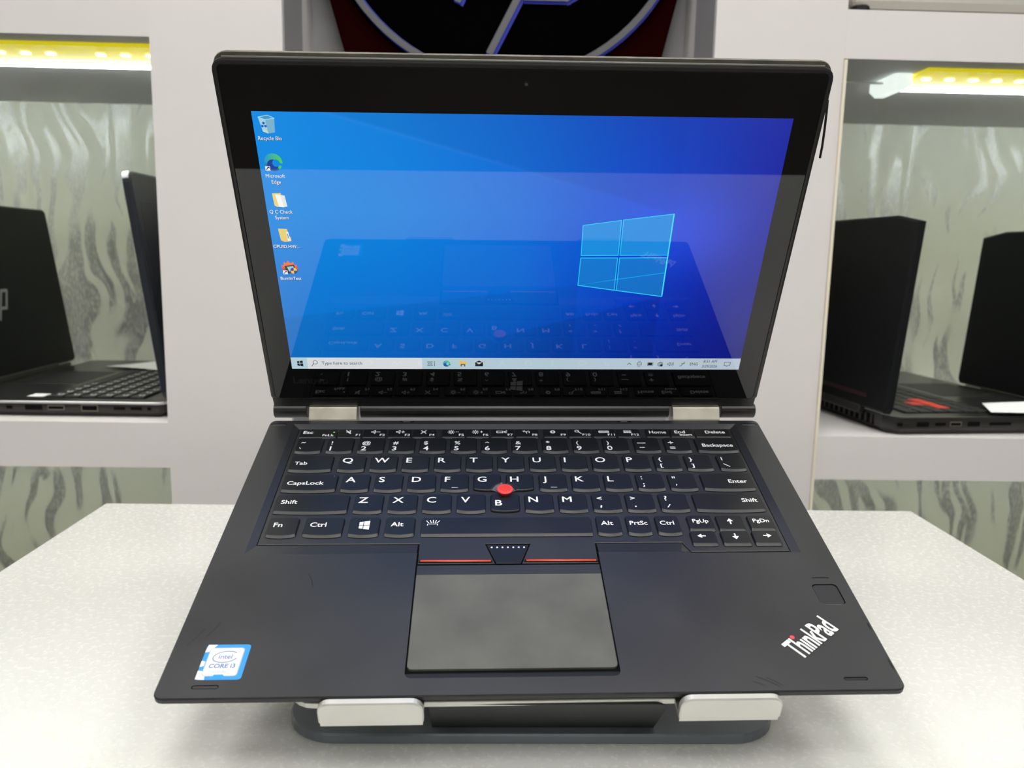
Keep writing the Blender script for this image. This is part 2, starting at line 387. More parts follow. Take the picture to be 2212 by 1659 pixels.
# ------------------------------------------------------------------ main laptop
LW = Matrix(((0.999879, -0.013891, -0.006996, 0.020921), (0.010612, 0.938154, -0.346055, 0.305365), (0.01137, 0.345938, 0.938188, 0.043439), (0, 0, 0, 1)))
lap = root('laptop', None, 'open dark grey convertible laptop showing a blue desktop, standing on the silver laptop stand', 'laptop', mw=LW)
mm = .001
def LM(T=None): return MB(T, mm)
WX = [(-139.4, 84.3), (78.5, 84.3), (81.0, 83.2), (139.2, 83.2), (139.2, 205), (-139.4, 205)]
WI = [(-135.6, 92.4), (80.5, 92.4), (83.8, 85.2), (135.0, 85.2), (135.0, 201.1), (-135.6, 201.1)]
PADH = rrect(-54.3, 7.2, 36.4, 92.2, 1.2, 2, rs=(2.5, 2.5, .3, .3))
BASE = rrect(-154.5, -1.8, 154.5, 209.5, 4, 4)
SLOTS = [(129.8, 140.1, 3.3, 5.1), (-140.2, -129.2, 3.0, 5.0), (-153.2, -143.7, 203.6, 205.6), (142.8, 152.5, 203.4, 205.4)]
d = LM()
well_gap = [(-54.3, 92.2), (36.4, 92.2)]
holes = [WX, rrect(-54.3, 7.2, 36.4, 84.25, 1.2, 2, rs=(2.5, 2.5, .1, .1)), rrect(135.9, 46.9, 148.2, 60.3, 2, 3)] + [rrect(a, b0, c, b1, (b1 - b0) / 2 * .98, 4) for a, c, b0, b1 in SLOTS]
holes += [rrect(138, 64.1, 146.2, 64.9, .38, 3)]
# keep the well and the trackpad opening as one region: the pad hole stops just short of the well edge
d.holed([tuple(p) for p in inset(BASE, .5)], holes, -1.6, 0, 'soft_touch')
ib = inset(BASE, .5); n = len(BASE)
d.add([(x, y, 0) for x, y in ib] + [(x, y, -.6) for x, y in BASE], [(n + i, n + (i + 1) % n, (i + 1) % n, i) for i in range(n)], 'soft_touch_edge')
d.add([(x, y, 0) for x, y in WX] + [(x, y, -1.5) for x, y in WI], [(i, (i + 1) % 6, 6 + (i + 1) % 6, 6 + i) for i in (1, 2, 3, 4, 5)], 'soft_touch')
# sloping front of the well, split around the button block
for a, c in ((-139.4, -54.5), (36.6, 78.5)):
    a2 = -135.6 if a < -100 else a; c2 = 80.5 if c > 70 else c
    d.add([(a, 84.3, 0), (c, 84.3, 0), (c2, 92.4, -1.5), (a2, 92.4, -1.5)], [(0, 1, 2, 3)], 'soft_touch')
d.build('palm_rest', lap)
bc = LM(); rings = [(rrect(-143, 10, 143, 199, 3, 4), -11), (rrect(-153.6, -.8, 153.6, 208.6, 4, 4), -3.4), (BASE, -2.6), (BASE, -.6)]; n = len(BASE)
bc.add([(x, y, z) for p_, z in rings for x, y in p_], [(a * n + i, a * n + (i + 1) % n, (a + 1) * n + (i + 1) % n, (a + 1) * n + i) for a in range(3) for i in range(n)] + [tuple(range(n))[::-1]], 'soft_touch_edge')
bc.build('base_case', lap)
fl = LM(); fl.flat(inset(BASE, 1), -1.62, 'key_well'); fl.build('inner_floor', lap)
LM().prism([tuple(p) for p in inset(WI, .45)], [(-1.6, 0), (-1.4, 0), (-1.15, .3)], 'soft_touch').build('keyboard_frame', lap)
# thin seam line round the keyboard frame
# slot pads, fingerprint reader
for a, c, b0, b1 in SLOTS: LM().prism(rrect(a + .35, b0 + .35, c - .35, b1 - .35, .6, 3), [(-1.5, 0), (-.2, 0), (.0, .2)], 'soft_touch').build('rubber_bumper', lap)
LM().prism(rrect(136.2, 47.2, 147.9, 60.0, 1.9, 3), [(-1.5, 0), (-.45, 0), (-.35, .2)], 'reader_gloss').build('fingerprint_reader', lap)
LM().prism(rrect(138.2, 64.25, 146.0, 64.75, .2, 2), [(-1.5, 0), (-.2, 0)], 'soft_touch').build('status_slot', lap)
for a, c in ((-73.7, -64.7), (63.9, 73.0)): LM().prism(rrect(a, 207.3, c, 208.3, .4, 2), [(0, 0), (.08, 0)], 'key_well').prism(rrect(a + 2, 207.5, c - 2.5, 207.95, .1, 1), [(.08, 0), (.12, 0)], 'logo_grey').build('hinge_slot', lap)
# trackpad and buttons
LM().prism(rrect(-53.6, 12.0, 35.8, 69.1, 1.2, 4, rs=(2.2, 2.2, .1, .1)), [(-1.5, 0), (-.3, 0), (-.15, .2)], 'trackpad_top').build('trackpad', lap, label='worn lighter grey trackpad')
LM().prism(rrect(-53.6, 69.1, 35.8, 75.6, .05, 1), [(-1.5, 0), (-.3, 0), (-.2, .1)], 'soft_touch').build('trackpad_band', lap)
# slope in front of the pad
LM().add([(-54.3, 7.2, 0), (36.4, 7.2, 0), (36.4, 10.6, -1.4), (-54.3, 10.6, -1.4)], [(0, 1, 2, 3)], 'soft_touch').build('trackpad_slope', lap)
def btn(pts, red):
    b_ = LM().prism(pts, [(-1.5, 0), (-.1, 0), (.15, .25)], 'soft_touch').build('click_button', lap)
    x0, x1 = red
    LM().tube([(x0 - .9, 77.9, .1), (x1 + .9, 77.6, .1)], .85, 'black_plastic').build('strip_holder', b_)
    LM().tube([(x0, 77.9, .25), (x1, 77.65, .25)], .75, 'red_strip').build('red_strip', b_, label='orange red raised strip')
btn([(-53.4, 76.4), (-15.6, 76.4), (-20.4, 91.0), (-9.2, 91.0), (-9.2, 92.0), (-53.4, 92.0)], (-52.2, -17.6))
btn([(-2.3, 76.4), (35.4, 76.4), (35.4, 92.0), (-8.9, 92.0), (-8.9, 91.0), (2.5, 91.0)], (-.2, 34.4))
mbn = LM().prism([(-15.0, 76.4), (-2.9, 76.4), (1.7, 90.2), (-19.6, 90.2)], [(-1.5, 0), (-.1, 0), (.15, .25)], 'black_plastic').build('middle_button', lap)
dt = LM()
for i in range(7): dt.prism(circ(-17.1 + 16.3 * i / 6, 88.1, .52, 12), [(.15, 0), (.4, .15)], 'blue_dot')
dt.build('blue_dots', mbn, label='row of seven pale blue dots')

# keys ---------------------------------------------------------------
_KM = {}
def key_pts(w, h, curve, r=1.4, notch=None):
    # origin at front left corner of the top face; curved front
    pts = []
    nb = 8
    for i in range(nb + 1):
        t = i / nb; x = r * .7 + (w - 1.4 * r) * t; pts.append((x, curve * (1 - math.sin(math.pi * t) ** .8) if curve else 0))
    pts += [(w - .15 * r, .35 * r + curve), (w, r + curve)]
    pts += [(w, h - r), (w - .3 * r, h - .3 * r), (w - r, h)]
    pts += [(r, h), (.3 * r, h - .3 * r), (0, h - r)]
    pts += [(0, r + curve), (.15 * r, .35 * r + curve)]
    if notch == 'G':   # front right corner cut round the pointing stick
        pts = [p for p in pts if not (p[0] > w - 5.2 and p[1] < 6.5)]
        k = next(i for i, p in enumerate(pts) if p[0] > w - 5.5 and p[1] > 5)
        cut = [(w + 2.2 + 7.2 * math.cos(math.radians(a)), -1.2 + 7.2 * math.sin(math.radians(a))) for a in (168, 156, 144, 132, 120, 107)]
        pts = pts[:k] + cut + pts[k:]
    if notch == 'H':
        pts = [(w - x, y) for x, y in key_pts(w, h, curve, r, 'G')][::-1]
    if notch == 'B':
        pts = [p for p in pts if not (p[1] > h - .01)]
        k = next(i for i, p in enumerate(pts) if p[0] < 1 and p[1] > h - 3)
        cx = 7.6; cut = [(w - 1.4, h)] + [(cx + 5.6 * math.cos(math.radians(a)), h + 2.6 + 5.6 * math.sin(math.radians(a))) for a in (-28, -50, -70, -90, -110, -130, -152)] + [(1.4, h)]
        pts = pts[:k] + cut + pts[k:]
    return pts
def key_mesh(w, h, curve, low, notch):
    k = (round(w, 1), round(h, 1), curve, low, notch)
    if k in _KM: return _KM[k]
    pts = key_pts(w, h, curve, 1.0 if low else 1.4, notch)
    mb = LM(); zt = -.15 if low else 0.15
    if notch: mb.prism(pts, [(-1.4, -.45), (-.5, -.35), (zt - .15, 0), (zt, .22)], 'key_cap')
    else:
        # skirt spreads mainly towards the user
        outer = [(x + (-.3 if x < w * .3 else (.3 if x > w * .7 else 0)), y - (1.35 if y < h * .4 else -.15)) for x, y in pts]
        if low: outer = [(x, y - (1.0 if y < h * .4 else 0)) for x, y in pts]
        well = inset(pts, 0); well = [(x + (-1.2 if x < w * .5 else 1.2), y - (2.3 if y < h * .4 else -.8)) for x, y in pts]
        if not low: mb.flat(well, -1.22, 'key_well')  # no hole here: black sheet paints the dark gap round the key
        n = len(pts); ip = inset(pts, .22)
        vs = [(x, y, -1.2) for x, y in outer] + [(x, y, -.75) for x, y in outer] + [(x, y, zt - .2) for x, y in pts] + [(x, y, zt) for x, y in ip]
        fs = [(a * n + i, a * n + (i + 1) % n, (a + 1) * n + (i + 1) % n, (a + 1) * n + i) for a in range(3) for i in range(n)]
        mb.add(vs, fs, 'key_cap'); mb.add([(x, y, zt) for x, y in ip], [tuple(range(n))], 'key_cap')
    o = mb.build('key', lap); _KM[k] = o.data; COL.objects.unlink(o); bpy.data.objects.remove(o)
    return _KM[k]
def key(x0, x1, y0, h, leg, curve=.9, low=False, notch=None, name='key', extra=None):
    me = key_mesh(x1 - x0, h, curve, low, notch)
    o = bpy.data.objects.new(name, me); COL.objects.link(o); o.parent = lap; o.location = (x0 * mm, y0 * mm, 0)
    if leg:
        q = LM(); z = (-.15 if low else .15) + .02
        for it in leg: it(q, x1 - x0, h, z)
        q.build('key_legend', o)
    return o
def T_(s, x, y, cap, anchor='l', xs=1.1, bold=.013, slant=0):
    return lambda q, w, h, z: q.text(s, x if anchor == 'l' else (w - x if anchor == 'r' else w / 2 + x), y, cap, z, 'white_print', xs, bold, anchor, slant=slant)
def letter(c): return [T_(c, 2.0, 7.6, 4.7, xs=1.14, bold=.013)]
def dual(a, b_, ha=3.3, hb=4.2, ya=7.9, yb=1.6): return [T_(a, 2.2, ya, ha), T_(b_, 2.0, yb, hb, xs=1.1)]
def S_(*strokes, w=.45):
    def f(q, kw, kh, z):
        for st in strokes: q.stroke(st, w, z, 'white_print')
    return f
def F_(pts): return lambda q, w, h, z: q.flat(pts, z, 'white_print')
XN = [-133.1, -114.7] + [-96.2 + 18.46 * i for i in range(9)] + [70.6, 89.2]
yN, yQ, yA, yZ, yB = 173.9, 155.2, 136.2, 117.4, 98.3
hk = 14.9
nums = '`1234567890-='; shf = '~!@#$%^&*()_+'
for i, c in enumerate(nums):
    if c == '`': lg = [S_([(2.6, 9.4), (3.3, 10.3), (4.2, 9.6), (5.0, 10.4)], [(2.4, 4.6), (3.2, 3.4)])]
    elif c == '-': lg = [S_([(2.2, 9.0), (6.8, 9.0)], [(3.0, 4.2), (5.6, 4.2)], w=.7)]
    elif c == '=': lg = [S_([(2.6, 9.4), (5.4, 9.4)], [(4.0, 8.0), (4.0, 10.8)], [(2.8, 4.6), (5.6, 4.6)], [(2.8, 3.2), (5.6, 3.2)], w=.6)]
    elif c == '6': lg = [S_([(2.4, 9.6), (3.4, 10.4), (4.4, 9.6)]), T_('6', 2.0, 1.6, 4.2)]
    else: lg = dual(shf[i], c)
    key(XN[i], XN[i] + 15.3, yN, hk, lg)
key(108.6, 133.2, yN, hk, [T_('Backspace', 2.4, 5.0, 3.1, 'r', xs=1.02)])
XQ = [-105.1 + 18.46 * i for i in range(12)]
key(-133.0, -108.7, yQ, hk, [T_('Tab', 2.7, 5.6, 3.0)])
for x, c in zip(XQ, 'QWERTYUIOP'): key(x, x + 15.3, yQ, hk, letter(c))
for x, a, c in ((XQ[10], '{', '['), (XQ[11], '}', ']')): key(x, x + 15.2, yQ, hk, [T_(a, 2.6, 8.8, 3.0, xs=1.3), T_(c, 2.8, 2.6, 3.0, xs=1.3)])
key(117.4, 132.6, yQ, hk, [S_([(2.7, 9.2), (2.7, 12.2)], [(2.6, 5.6), (5.6, 2.8)], w=.55)])
XA = [-100.4 + 18.46 * i for i in range(11)]
key(-133.2, -103.3, yA, hk, [T_('CapsLock', 2.6, 5.4, 3.0, xs=1.16), lambda q, w, h, z: q.flat(circ(w - 2, h - 1.6, .35, 8), z, 'logo_grey')])
for x, c in zip(XA, 'ASDFGHJKL'):
    key(x, x + (14.9 if c in 'GH' else 15.3), yA, hk, letter(c) + ([S_([(6.2, 2.2), (9.6, 2.2)], w=.25)] if c in 'FJ' else []), notch=c if c in 'GH' else None)
key(XA[9], XA[9] + 15.3, yA, hk, [S_([(3.2, 11.6), (3.2, 11.9)], [(3.2, 9.6), (3.2, 9.9)], [(3.6, 4.9), (3.6, 5.2)], [(3.7, 3.4), (3.3, 2.4)], w=.75)])
key(XA[10], XA[10] + 15.4, yA, hk, [S_([(2.6, 11.9), (2.6, 10.4)], [(3.7, 11.9), (3.7, 10.4)], [(3.8, 4.6), (3.5, 3.4)], w=.55)])
key(103.2, 132.6, yA, hk, [T_('Enter', 3.6, 5.8, 3.1, 'r')])
XZ = [-90.9 + 18.46 * i for i in range(10)]
key(-133.2, -94.1, yZ, hk, [T_('Shift', 3.0, 7.0, 3.1)])
for x, c in zip(XZ, 'ZXCVBNM'):
    key(x, x + 15.3, yZ, hk, [T_('B', 2.2, 4.8, 4.6, xs=1.14, bold=.013)] if c == 'B' else letter(c), notch='B' if c == 'B' else None)
key(XZ[7], XZ[7] + 15.4, yZ, hk, [T_('<', 2.6, 9.0, 3.4, xs=1.1), S_([(4.4, 4.2), (4.1, 2.6)], w=.8)])
key(XZ[8], XZ[8] + 15.4, yZ, hk, [T_('>', 2.6, 9.0, 3.4, xs=1.1), S_([(4.6, 3.3), (4.6, 3.6)], w=.9)])
key(XZ[9], XZ[9] + 15.4, yZ, hk, [T_('?', 3.0, 8.6, 3.9), S_([(3.6, 2.6), (5.2, 5.0)], w=.55)])
key(94.3, 132.2, yZ, hk, [T_('Shift', 2.6, 7.0, 3.1, 'r')])
key(-132.7, -117.5, yB, 14.3, [T_('Fn', 2.8, 6.8, 3.3)])
key(-113.9, -94.1, yB, 14.3, [T_('Ctrl', 2.8, 6.8, 3.3)])
def winkey(q, w, h, z):
    for a, c, e, f in (((5.0, 8.0), (7.0, 8.0), (7.0, 10.7), (5.0, 10.3)), ((7.4, 8.0), (10.4, 8.0), (10.4, 11.3), (7.4, 10.8)), ((5.0, 7.6), (5.0, 5.3), (7.0, 4.9), (7.0, 7.6)), ((7.4, 7.6), (7.4, 4.8), (10.4, 4.3), (10.4, 7.6))):
        q.flat([a, c, e, f], z, 'white_print')
key(-90.8, -75.4, yB, 14.3, [winkey])
key(-72.2, -57.1, yB, 14.3, [T_('Alt', 2.7, 6.8, 3.3)])
key(-53.4, 35.4, yB + .5, 13.3, [S_([(3.6, 8.0), (7.6, 8.0)], [(3.0, 8.0), (3.0, 6.9)], [(8.2, 8.0), (8.2, 6.9)], [(3.6, 8.8), (2.4, 10.6)], [(4.9, 8.9), (4.3, 11.0)], [(5.9, 8.9), (5.9, 11.2)], [(6.9, 8.9), (7.5, 11.0)], [(7.8, 8.8), (9.2, 10.6)], w=.42)], curve=0)
key(38.3, 50.8, yB, 14.3, [T_('Alt', 2.2, 7.0, 3.2)])
key(54.1, 66.6, yB, 14.3, [T_('PrtSc', .1, 7.0, 3.1, 'c', xs=1.0)])
key(69.8, 82.2, yB, 14.3, [T_('Ctrl', 2.0, 7.0, 3.1, xs=1.05)])
key(87.0, 100.2, 101.7, 11.1, [T_('PgUp', .1, 5.2, 2.8, 'c', xs=1.0)], curve=0)
key(102.6, 116.4, 101.4, 11.4, [F_([(5.2, 6.4), (6.9, 8.8), (8.6, 6.4)]), S_([(6.9, 6.6), (6.9, 4.4)], w=.8)], curve=0)
key(119.5, 132.5, 101.7, 11.1, [T_('PgDn', .1, 5.2, 2.8, 'c', xs=1.0)], curve=0)
key(86.0, 99.0, 90.3, 9.8, [F_([(3.2, 5.8), (5.6, 4.2), (5.6, 7.4)]), S_([(5.4, 5.8), (7.4, 5.8)], w=.8)], curve=0)
key(101.9, 116.4, 90.3, 9.7, [F_([(5.4, 5.4), (7.2, 3.0), (9.0, 5.4)]), S_([(7.2, 5.2), (7.2, 7.4)], w=.8)], curve=0)
key(118.4, 132.0, 90.3, 9.8, [F_([(9.8, 5.8), (7.4, 4.2), (7.4, 7.4)]), S_([(7.6, 5.8), (5.6, 5.8)], w=.8)], curve=0)
# function row
spk = [[(5.0, 6.3), (5.9, 6.3), (7.2, 7.6), (7.2, 4.2), (5.9, 5.5), (5.0, 5.5), (5.0, 6.3)]]
def sun(cx, cy): return [[(cx + .95 * math.cos(a), cy + 1.1 * math.sin(a)) for a in [k * math.pi / 4 for k in range(9)]]] + [[(cx + 1.4 * math.cos(k * math.pi / 4), cy + 1.5 * math.sin(k * math.pi / 4)), (cx + 2.0 * math.cos(k * math.pi / 4), cy + 2.1 * math.sin(k * math.pi / 4))] for k in range(8)]
def fl_(s): return T_(s, .7, 1.5, 2.2, 'r', xs=1.1)
yF, hF = 190.2, 8.8
def dot(q, w, h, z): q.flat(circ(w - 2.2, h - 2.0, .3, 8), z, 'logo_grey')
frow = [(-133.4, -111.1, [T_('Esc', 1.8, 3.9, 3.0), T_('FnLk', 1.6, 1.2, 2.2, 'r'), lambda q, w, h, z: q.flat(circ(w - 1.9, 5.6, .5, 10), z, 'green_led')]),
        (-110.3, -96.1, [S_(*spk, [(4.6, 7.8), (7.8, 4.0)]), fl_('F1'), dot]), (-95.1, -80.9, [S_(*spk, [(8.0, 5.9), (10.4, 5.9)]), fl_('F2')]),
        (-79.9, -65.7, [S_(*spk, [(8.0, 5.9), (10.2, 5.9)], [(9.1, 4.8), (9.1, 7.0)]), fl_('F3')]), (-64.7, -50.5, [S_([(5.2, 7.4), (8.2, 4.2)], [(5.2, 4.2), (8.2, 7.4)], [(7.9, 7.2), (8.4, 7.2)], w=.55), fl_('F4'), dot]),
        (-46.7, -32.5, [S_(*sun(5.6, 5.7), [(8.6, 5.9), (10.2, 5.9)]), fl_('F5')]), (-31.7, -17.5, [S_(*sun(5.6, 5.7), [(8.6, 5.9), (10.2, 5.9)], [(9.4, 4.9), (9.4, 6.9)]), fl_('F6')]),
        (-16.4, -2.2, [S_([(3.6, 6.8), (7.2, 6.8), (7.2, 4.8), (3.6, 4.8), (3.6, 6.8)], [(7.6, 5.8), (9.8, 7.2)], [(7.6, 5.8), (9.8, 5.8)], [(7.6, 5.8), (9.4, 4.6)]), fl_('F7')]),
        (-1.3, 12.9, [S_([(5.4, 7.2), (6.6, 5.6), (7.0, 4.2)], [(6.6, 5.6), (7.4, 6.6)], [(8.0, 7.0), (8.8, 5.6), (8.4, 4.8)], [(4.6, 6.8), (5.4, 5.8)]), fl_('F8')]),
        (16.3, 30.5, [S_([(5.6 + 1.3 * math.cos(k * math.pi / 3), 5.8 + 1.3 * math.sin(k * math.pi / 3)) for k in range(7)], w=.8), fl_('F9')]),
        (31.6, 45.8, [S_([(5.4 + 1.2 * math.cos(k * math.pi / 4), 6.6 + 1.1 * math.sin(k * math.pi / 4)) for k in range(9)], [(6.3, 5.7), (8.0, 3.9)], w=.5), fl_('F10')]),
        (46.8, 61.0, [S_([(4.0, 6.8), (10.0, 6.8)], [(4.0, 5.9), (10.0, 5.9)], [(4.0, 5.0), (10.0, 5.0)], [(4.0, 6.8), (4.0, 5.0)], [(10.0, 6.8), (10.0, 5.0)], w=.5), fl_('F11')]),
        (62.0, 76.2, [S_(*[[(4.4 + 1.7 * i, 5.0 + 1.6 * j), (5.4 + 1.7 * i, 5.0 + 1.6 * j)] for i in range(3) for j in range(2)], w=.9), fl_('F12')]),
        (80.1, 94.5, [T_('Home', .2, 4.0, 2.9, 'c', xs=1.02)]), (95.2, 109.9, [T_('End', 3.0, 4.2, 2.9, xs=1.1), T_('Insert', 1.2, 1.4, 2.1, 'r', xs=1.1)]), (111.0, 132.5, [T_('Delete', 2.6, 4.0, 2.9, 'r')])]
for x0, x1, lg in frow: key(x0, x1, yF, hF, lg, curve=0, low=True)
# pointing stick
ps = LM(); ns = 28; R0 = [(2.6, -1.2), (2.6, .6), (3.9, 1.1), (4.5, 1.7), (4.45, 2.2), (4.0, 2.55), (2.4, 2.65), (0.01, 2.6)]
vs = [(-9.3 + r_ * math.cos(2 * math.pi * k / ns), 134.2 + r_ * math.sin(2 * math.pi * k / ns), z) for r_, z in R0 for k in range(ns)]
ps.add(vs, [(a * ns + k, a * ns + (k + 1) % ns, (a + 1) * ns + (k + 1) % ns, (a + 1) * ns + k) for a in range(len(R0) - 1) for k in range(ns)], 'red_rubber', smooth=True)
for i in range(-3, 4):
    for j in range(-5, 6):
        x, y = i * .95 + j * .25, j * .6
        if x * x + y * y < 9: ps.prism(circ(-9.3 + x, 134.2 + y, .24, 6), [(2.6, 0), (2.95, .06)], 'red_rubber')
ps.build('pointing_stick', lap, label='round red pointing stick cap')
for sx, nm in ((-1, 'G'), (1, 'H')):
    sc = LM(); rr0, rr1 = 4.4, 8.0; aa = (100, 172) if sx < 0 else (8, 80)
    o_ = circ(-9.3, 135.0, rr1, 10, a0=aa[0], a1=aa[1]); i_ = circ(-9.3, 135.0, rr0, 10, a0=aa[0], a1=aa[1])
    vs = [(x, y, .17) for x, y in o_] + [(x, y, -1.0) for x, y in i_]
    sc.add(vs, [(11 + k, k, k + 1, 11 + k + 1) for k in range(10)], 'scoop_grey'); sc.build('scoop', lap, label='grey scooped corner beside the pointing stick')

# palm rest sticker and logo ------------------------------------------
stk = LM().prism(rrect(-140.0, 7.6, -121.3, 26.4, 1.5, 4), [(.01, 0), (.09, .05)], 'stick_blue').build('processor_sticker', lap, label='blue and white processor sticker')
q = LM()
q.flat([(-140, 7.9), (-136.2, 7.7), (-137, 12), (-140, 12.4)], .10, 'stick_white'); q.flat([(-140, 22.2), (-138.4, 22.4), (-135.6, 26.3), (-139.5, 26.3)], .10, 'stick_white'); q.flat([(-140, 14.4), (-138.4, 14.8), (-138.4, 17.2), (-140, 17.6)], .10, 'stick_white')
q.flat(rrect(-138.1, 9.4, -123.4, 24.6, 1.4, 4), .105, 'stick_grey'); q.flat(rrect(-137.8, 9.7, -123.8, 24.3, 1.3, 4), .11, 'stick_pale')
q.flat([(-133.5, 9.2), (-128.4, 9.2), (-129.2, 10.3), (-132.8, 10.3)], .115, 'stick_blue')
q.text('intel', -130.6, 18.6, 2.3, .115, 'stick_navy', 1.0, .01, 'c')
oc = circ(-130.6, 19.6, 5.2, 36, ry=3.0, a0=35, a1=330); oc = [(-130.6 + (x + 130.6) * math.cos(.12) - (y - 19.6) * math.sin(.12), 19.6 + (x + 130.6) * math.sin(.12) + (y - 19.6) * math.cos(.12)) for x, y in oc]
q.stroke(oc, .38, .115, 'stick_navy')
q.text('CORE i3', -130.8, 13.7, 2.1, .115, 'stick_navy', 1.0, .025, 'c'); q.text('inside', -131.0, 11.0, 1.7, .115, 'stick_grey', 1.0, .0, 'c')
q.build('sticker_print', stk)
ang = math.atan2(31.6 - 14.3, 138.5 - 115.6)
lg = LM()
s_ = 'Th\u0131nkPad'; vs, fs = text_geo(s_, .01); tw = max(v[0] for v in vs) - min(v[0] for v in vs)
wl = 28.0; cap_ = 10.3; xs_ = wl / (tw * cap_ / CAPH)
lg.text(s_, 115.6, 14.6, cap_, .02, 'scuff', xs_, .05, 'l', rot=ang); lg.build('logo_recess', lap)  # no recess cut: dark outline under the letters stands for its shade
lo = LM(); lo.text(s_, 115.7, 14.7, cap_, .05, 'white_print', xs_, .02, 'l', rot=ang)
lo.flat(circ(115.6, 27.2, 1.05, 14), .06, 'red_rubber'); lo.build('palm_rest_wordmark', lap, label='slanted white wordmark with a red dot')
# wear
for a, c in (((97, 5.5), (103, 1.0)), ((93, 6.0), (101.5, .6)), ((91, 3.4), (95, 1.2)), ((-105, 70), (-101.5, 61)), ((-138, 40), (-142, 31)), ((-144, 36), (-149, 26))):
    LM().stroke([a, ((a[0] + c[0]) / 2 + .5, (a[1] + c[1]) / 2), c], .3, .03, 'scuff').build('scratch', lap, label='thin dark scratch')
for x, y, rx, ry in ((153.2, 11.5, .5, 3.2), (152.9, 33.5, .45, 2.2)):
    LM().flat(circ(x, y, rx, 12, ry=ry), .025, 'scuff').build('edge_chip', lap, label='black chip worn into the edge')

# hinges ----------------------------------------------------------------
for x0, x1 in ((-131.2, -101.2), (100.4, 130.6)):
    h_ = LM(Matrix(((0, 0, 1, 0), (1, 0, 0, 0), (0, 1, 0, 0), (0, 0, 0, 1))))   # (y,z,x) -> profile
    prof = [(209.8, -3), (209.9, -.6), (210.3, .2), (214.4, 5.9), (215.2, 6.3), (217, 6.4), (221, 5.6), (224, 2), (224, -5), (220, -7)]
    h_.prism(prof[::-1] if False else prof[::-1], [(x0, .15), (x0 + .3, 0), (x1 - .3, 0), (x1, .15)], 'hinge_metal', smooth=False); h_.build('hinge', lap, label='brushed silver metal hinge')
# lid ---------------------------------------------------------------------
th = 1.474375; ux = Vector((0, -math.cos(th), math.sin(th))); nx = Vector((0, -math.sin(th), -math.cos(th)))
LD = Matrix(((1, 0, 0, 0), (0, ux.y, nx.y, .2165110), (0, ux.z, nx.z, .0095581), (0, 0, 0, 1)))
def DM(): return MB(LD, mm)
lid = DM()
lid.prism(rrect(-154.5, 2.4, 154.5, 206, 6, 5, rs=(1.5, 1.5, 6, 6)), [(-2.6, .1), (-1.2, 0), (-.5, .15), (-.1, 1.0), (0, 1.4)], 'bezel_rim')
lid.prism(rrect(-153, 0, 153, 204, 5, 5), [(-3.6, 0), (-2.6, 0)], 'key_well')
lid.build('lid', lap)
lid_o = [o for o in lap.children if o.name.startswith('lid')][0]
DM().prism(rrect(-154.5, -2, 154.5, 208.4, 7, 5), [(-8.4, 1.6), (-7.4, .3), (-5.0, 0), (-4.0, .3)], 'lid_cover').build('back_cover', lid_o, label='worn brownish grey outer cover')
DM().tube([(-148.8, 206.2, -1.3), (0, 206.3, -1.3), (148.8, 206.2, -1.3)], .75, 'gasket_lit').build('rim_gasket', lid_o)
DM().prism(rrect(-151.9, 2.6, 151.9, 203.2, 2.5, 4), [(-.2, 0), (.0, 0), (.06, .1)], 'key_well').build('glass_seam', lid_o)
gl = DM().prism(rrect(-151.5, 2.9, 151.5, 202.9, 2.2, 4), [(.0, 0), (.12, 0), (.16, .1)], 'glass_black').build('glass_panel', lid_o, label='glossy black screen glass')
DM().prism([(-153.6, -4.4), (153.4, -4.4), (153.8, 2.6), (-153.9, 2.6)], [(-6.4, 0), (-.9, 0), (-.6, .2)], 'black_plastic').build('chin', lid_o)
for x0, x1 in ((-154.2, -133.2), (-99.6, 98.8), (132.6, 155.2)):
    PB = Matrix(((0, 0, 1, 0), (ux.y, nx.y, 0, .2165110), (ux.z, nx.z, 0, .0095581), (0, 0, 0, 1)))
    hb = MB(PB, mm); prof = circ(-8.6, -2.2, 4.9, 18, ry=4.4); hb.prism(prof, [(x0, .4), (x0 + .4, 0), (x1 - .4, 0), (x1, .4)], 'black_plastic', smooth=False); hb.build('hinge_barrel', lid_o)
gk = DM(); gk.tube([(154.4, 190, -1.3), (155.2, 184, -1.0), (156.4, 174, -.8), (157.2, 166, -.8), (157.5, 160, -.8)], .65, 'black_matte'); gk.build('loose_gasket', lid_o, label='loose end of black rubber trim peeling off the lid edge')
cm = DM().prism(circ(-.2, 195.8, 1.5, 20), [(.14, 0), (.17, .1)], 'faint_print').prism(circ(-.2, 195.8, .8, 16), [(.17, 0), (.19, 0)], 'grey_print'); cm.build('webcam', lid_o)
bl = DM(); bl.text('Lenovo', -138.9, 14.0, 5.0, .18, 'faint_print', 1.0, .02); bl.build('bezel_wordmark', lid_o, label='faint grey wordmark')
bw = DM()
for a in (((-4.2, 12.7), (-.8, 12.7), (-.8, 15.7), (-4.2, 15.2)), ((-.4, 12.7), (3.4, 12.7), (3.4, 16.4), (-.4, 15.8)), ((-4.2, 12.2), (-4.2, 9.7), (-.8, 9.2), (-.8, 12.2)), ((-.4, 12.2), (-.4, 9.1), (3.4, 8.5), (3.4, 12.2))): bw.flat(list(a), .18, 'grey_print')
bw.build('window_button', lid_o, label='grey four-pane emblem under the screen')

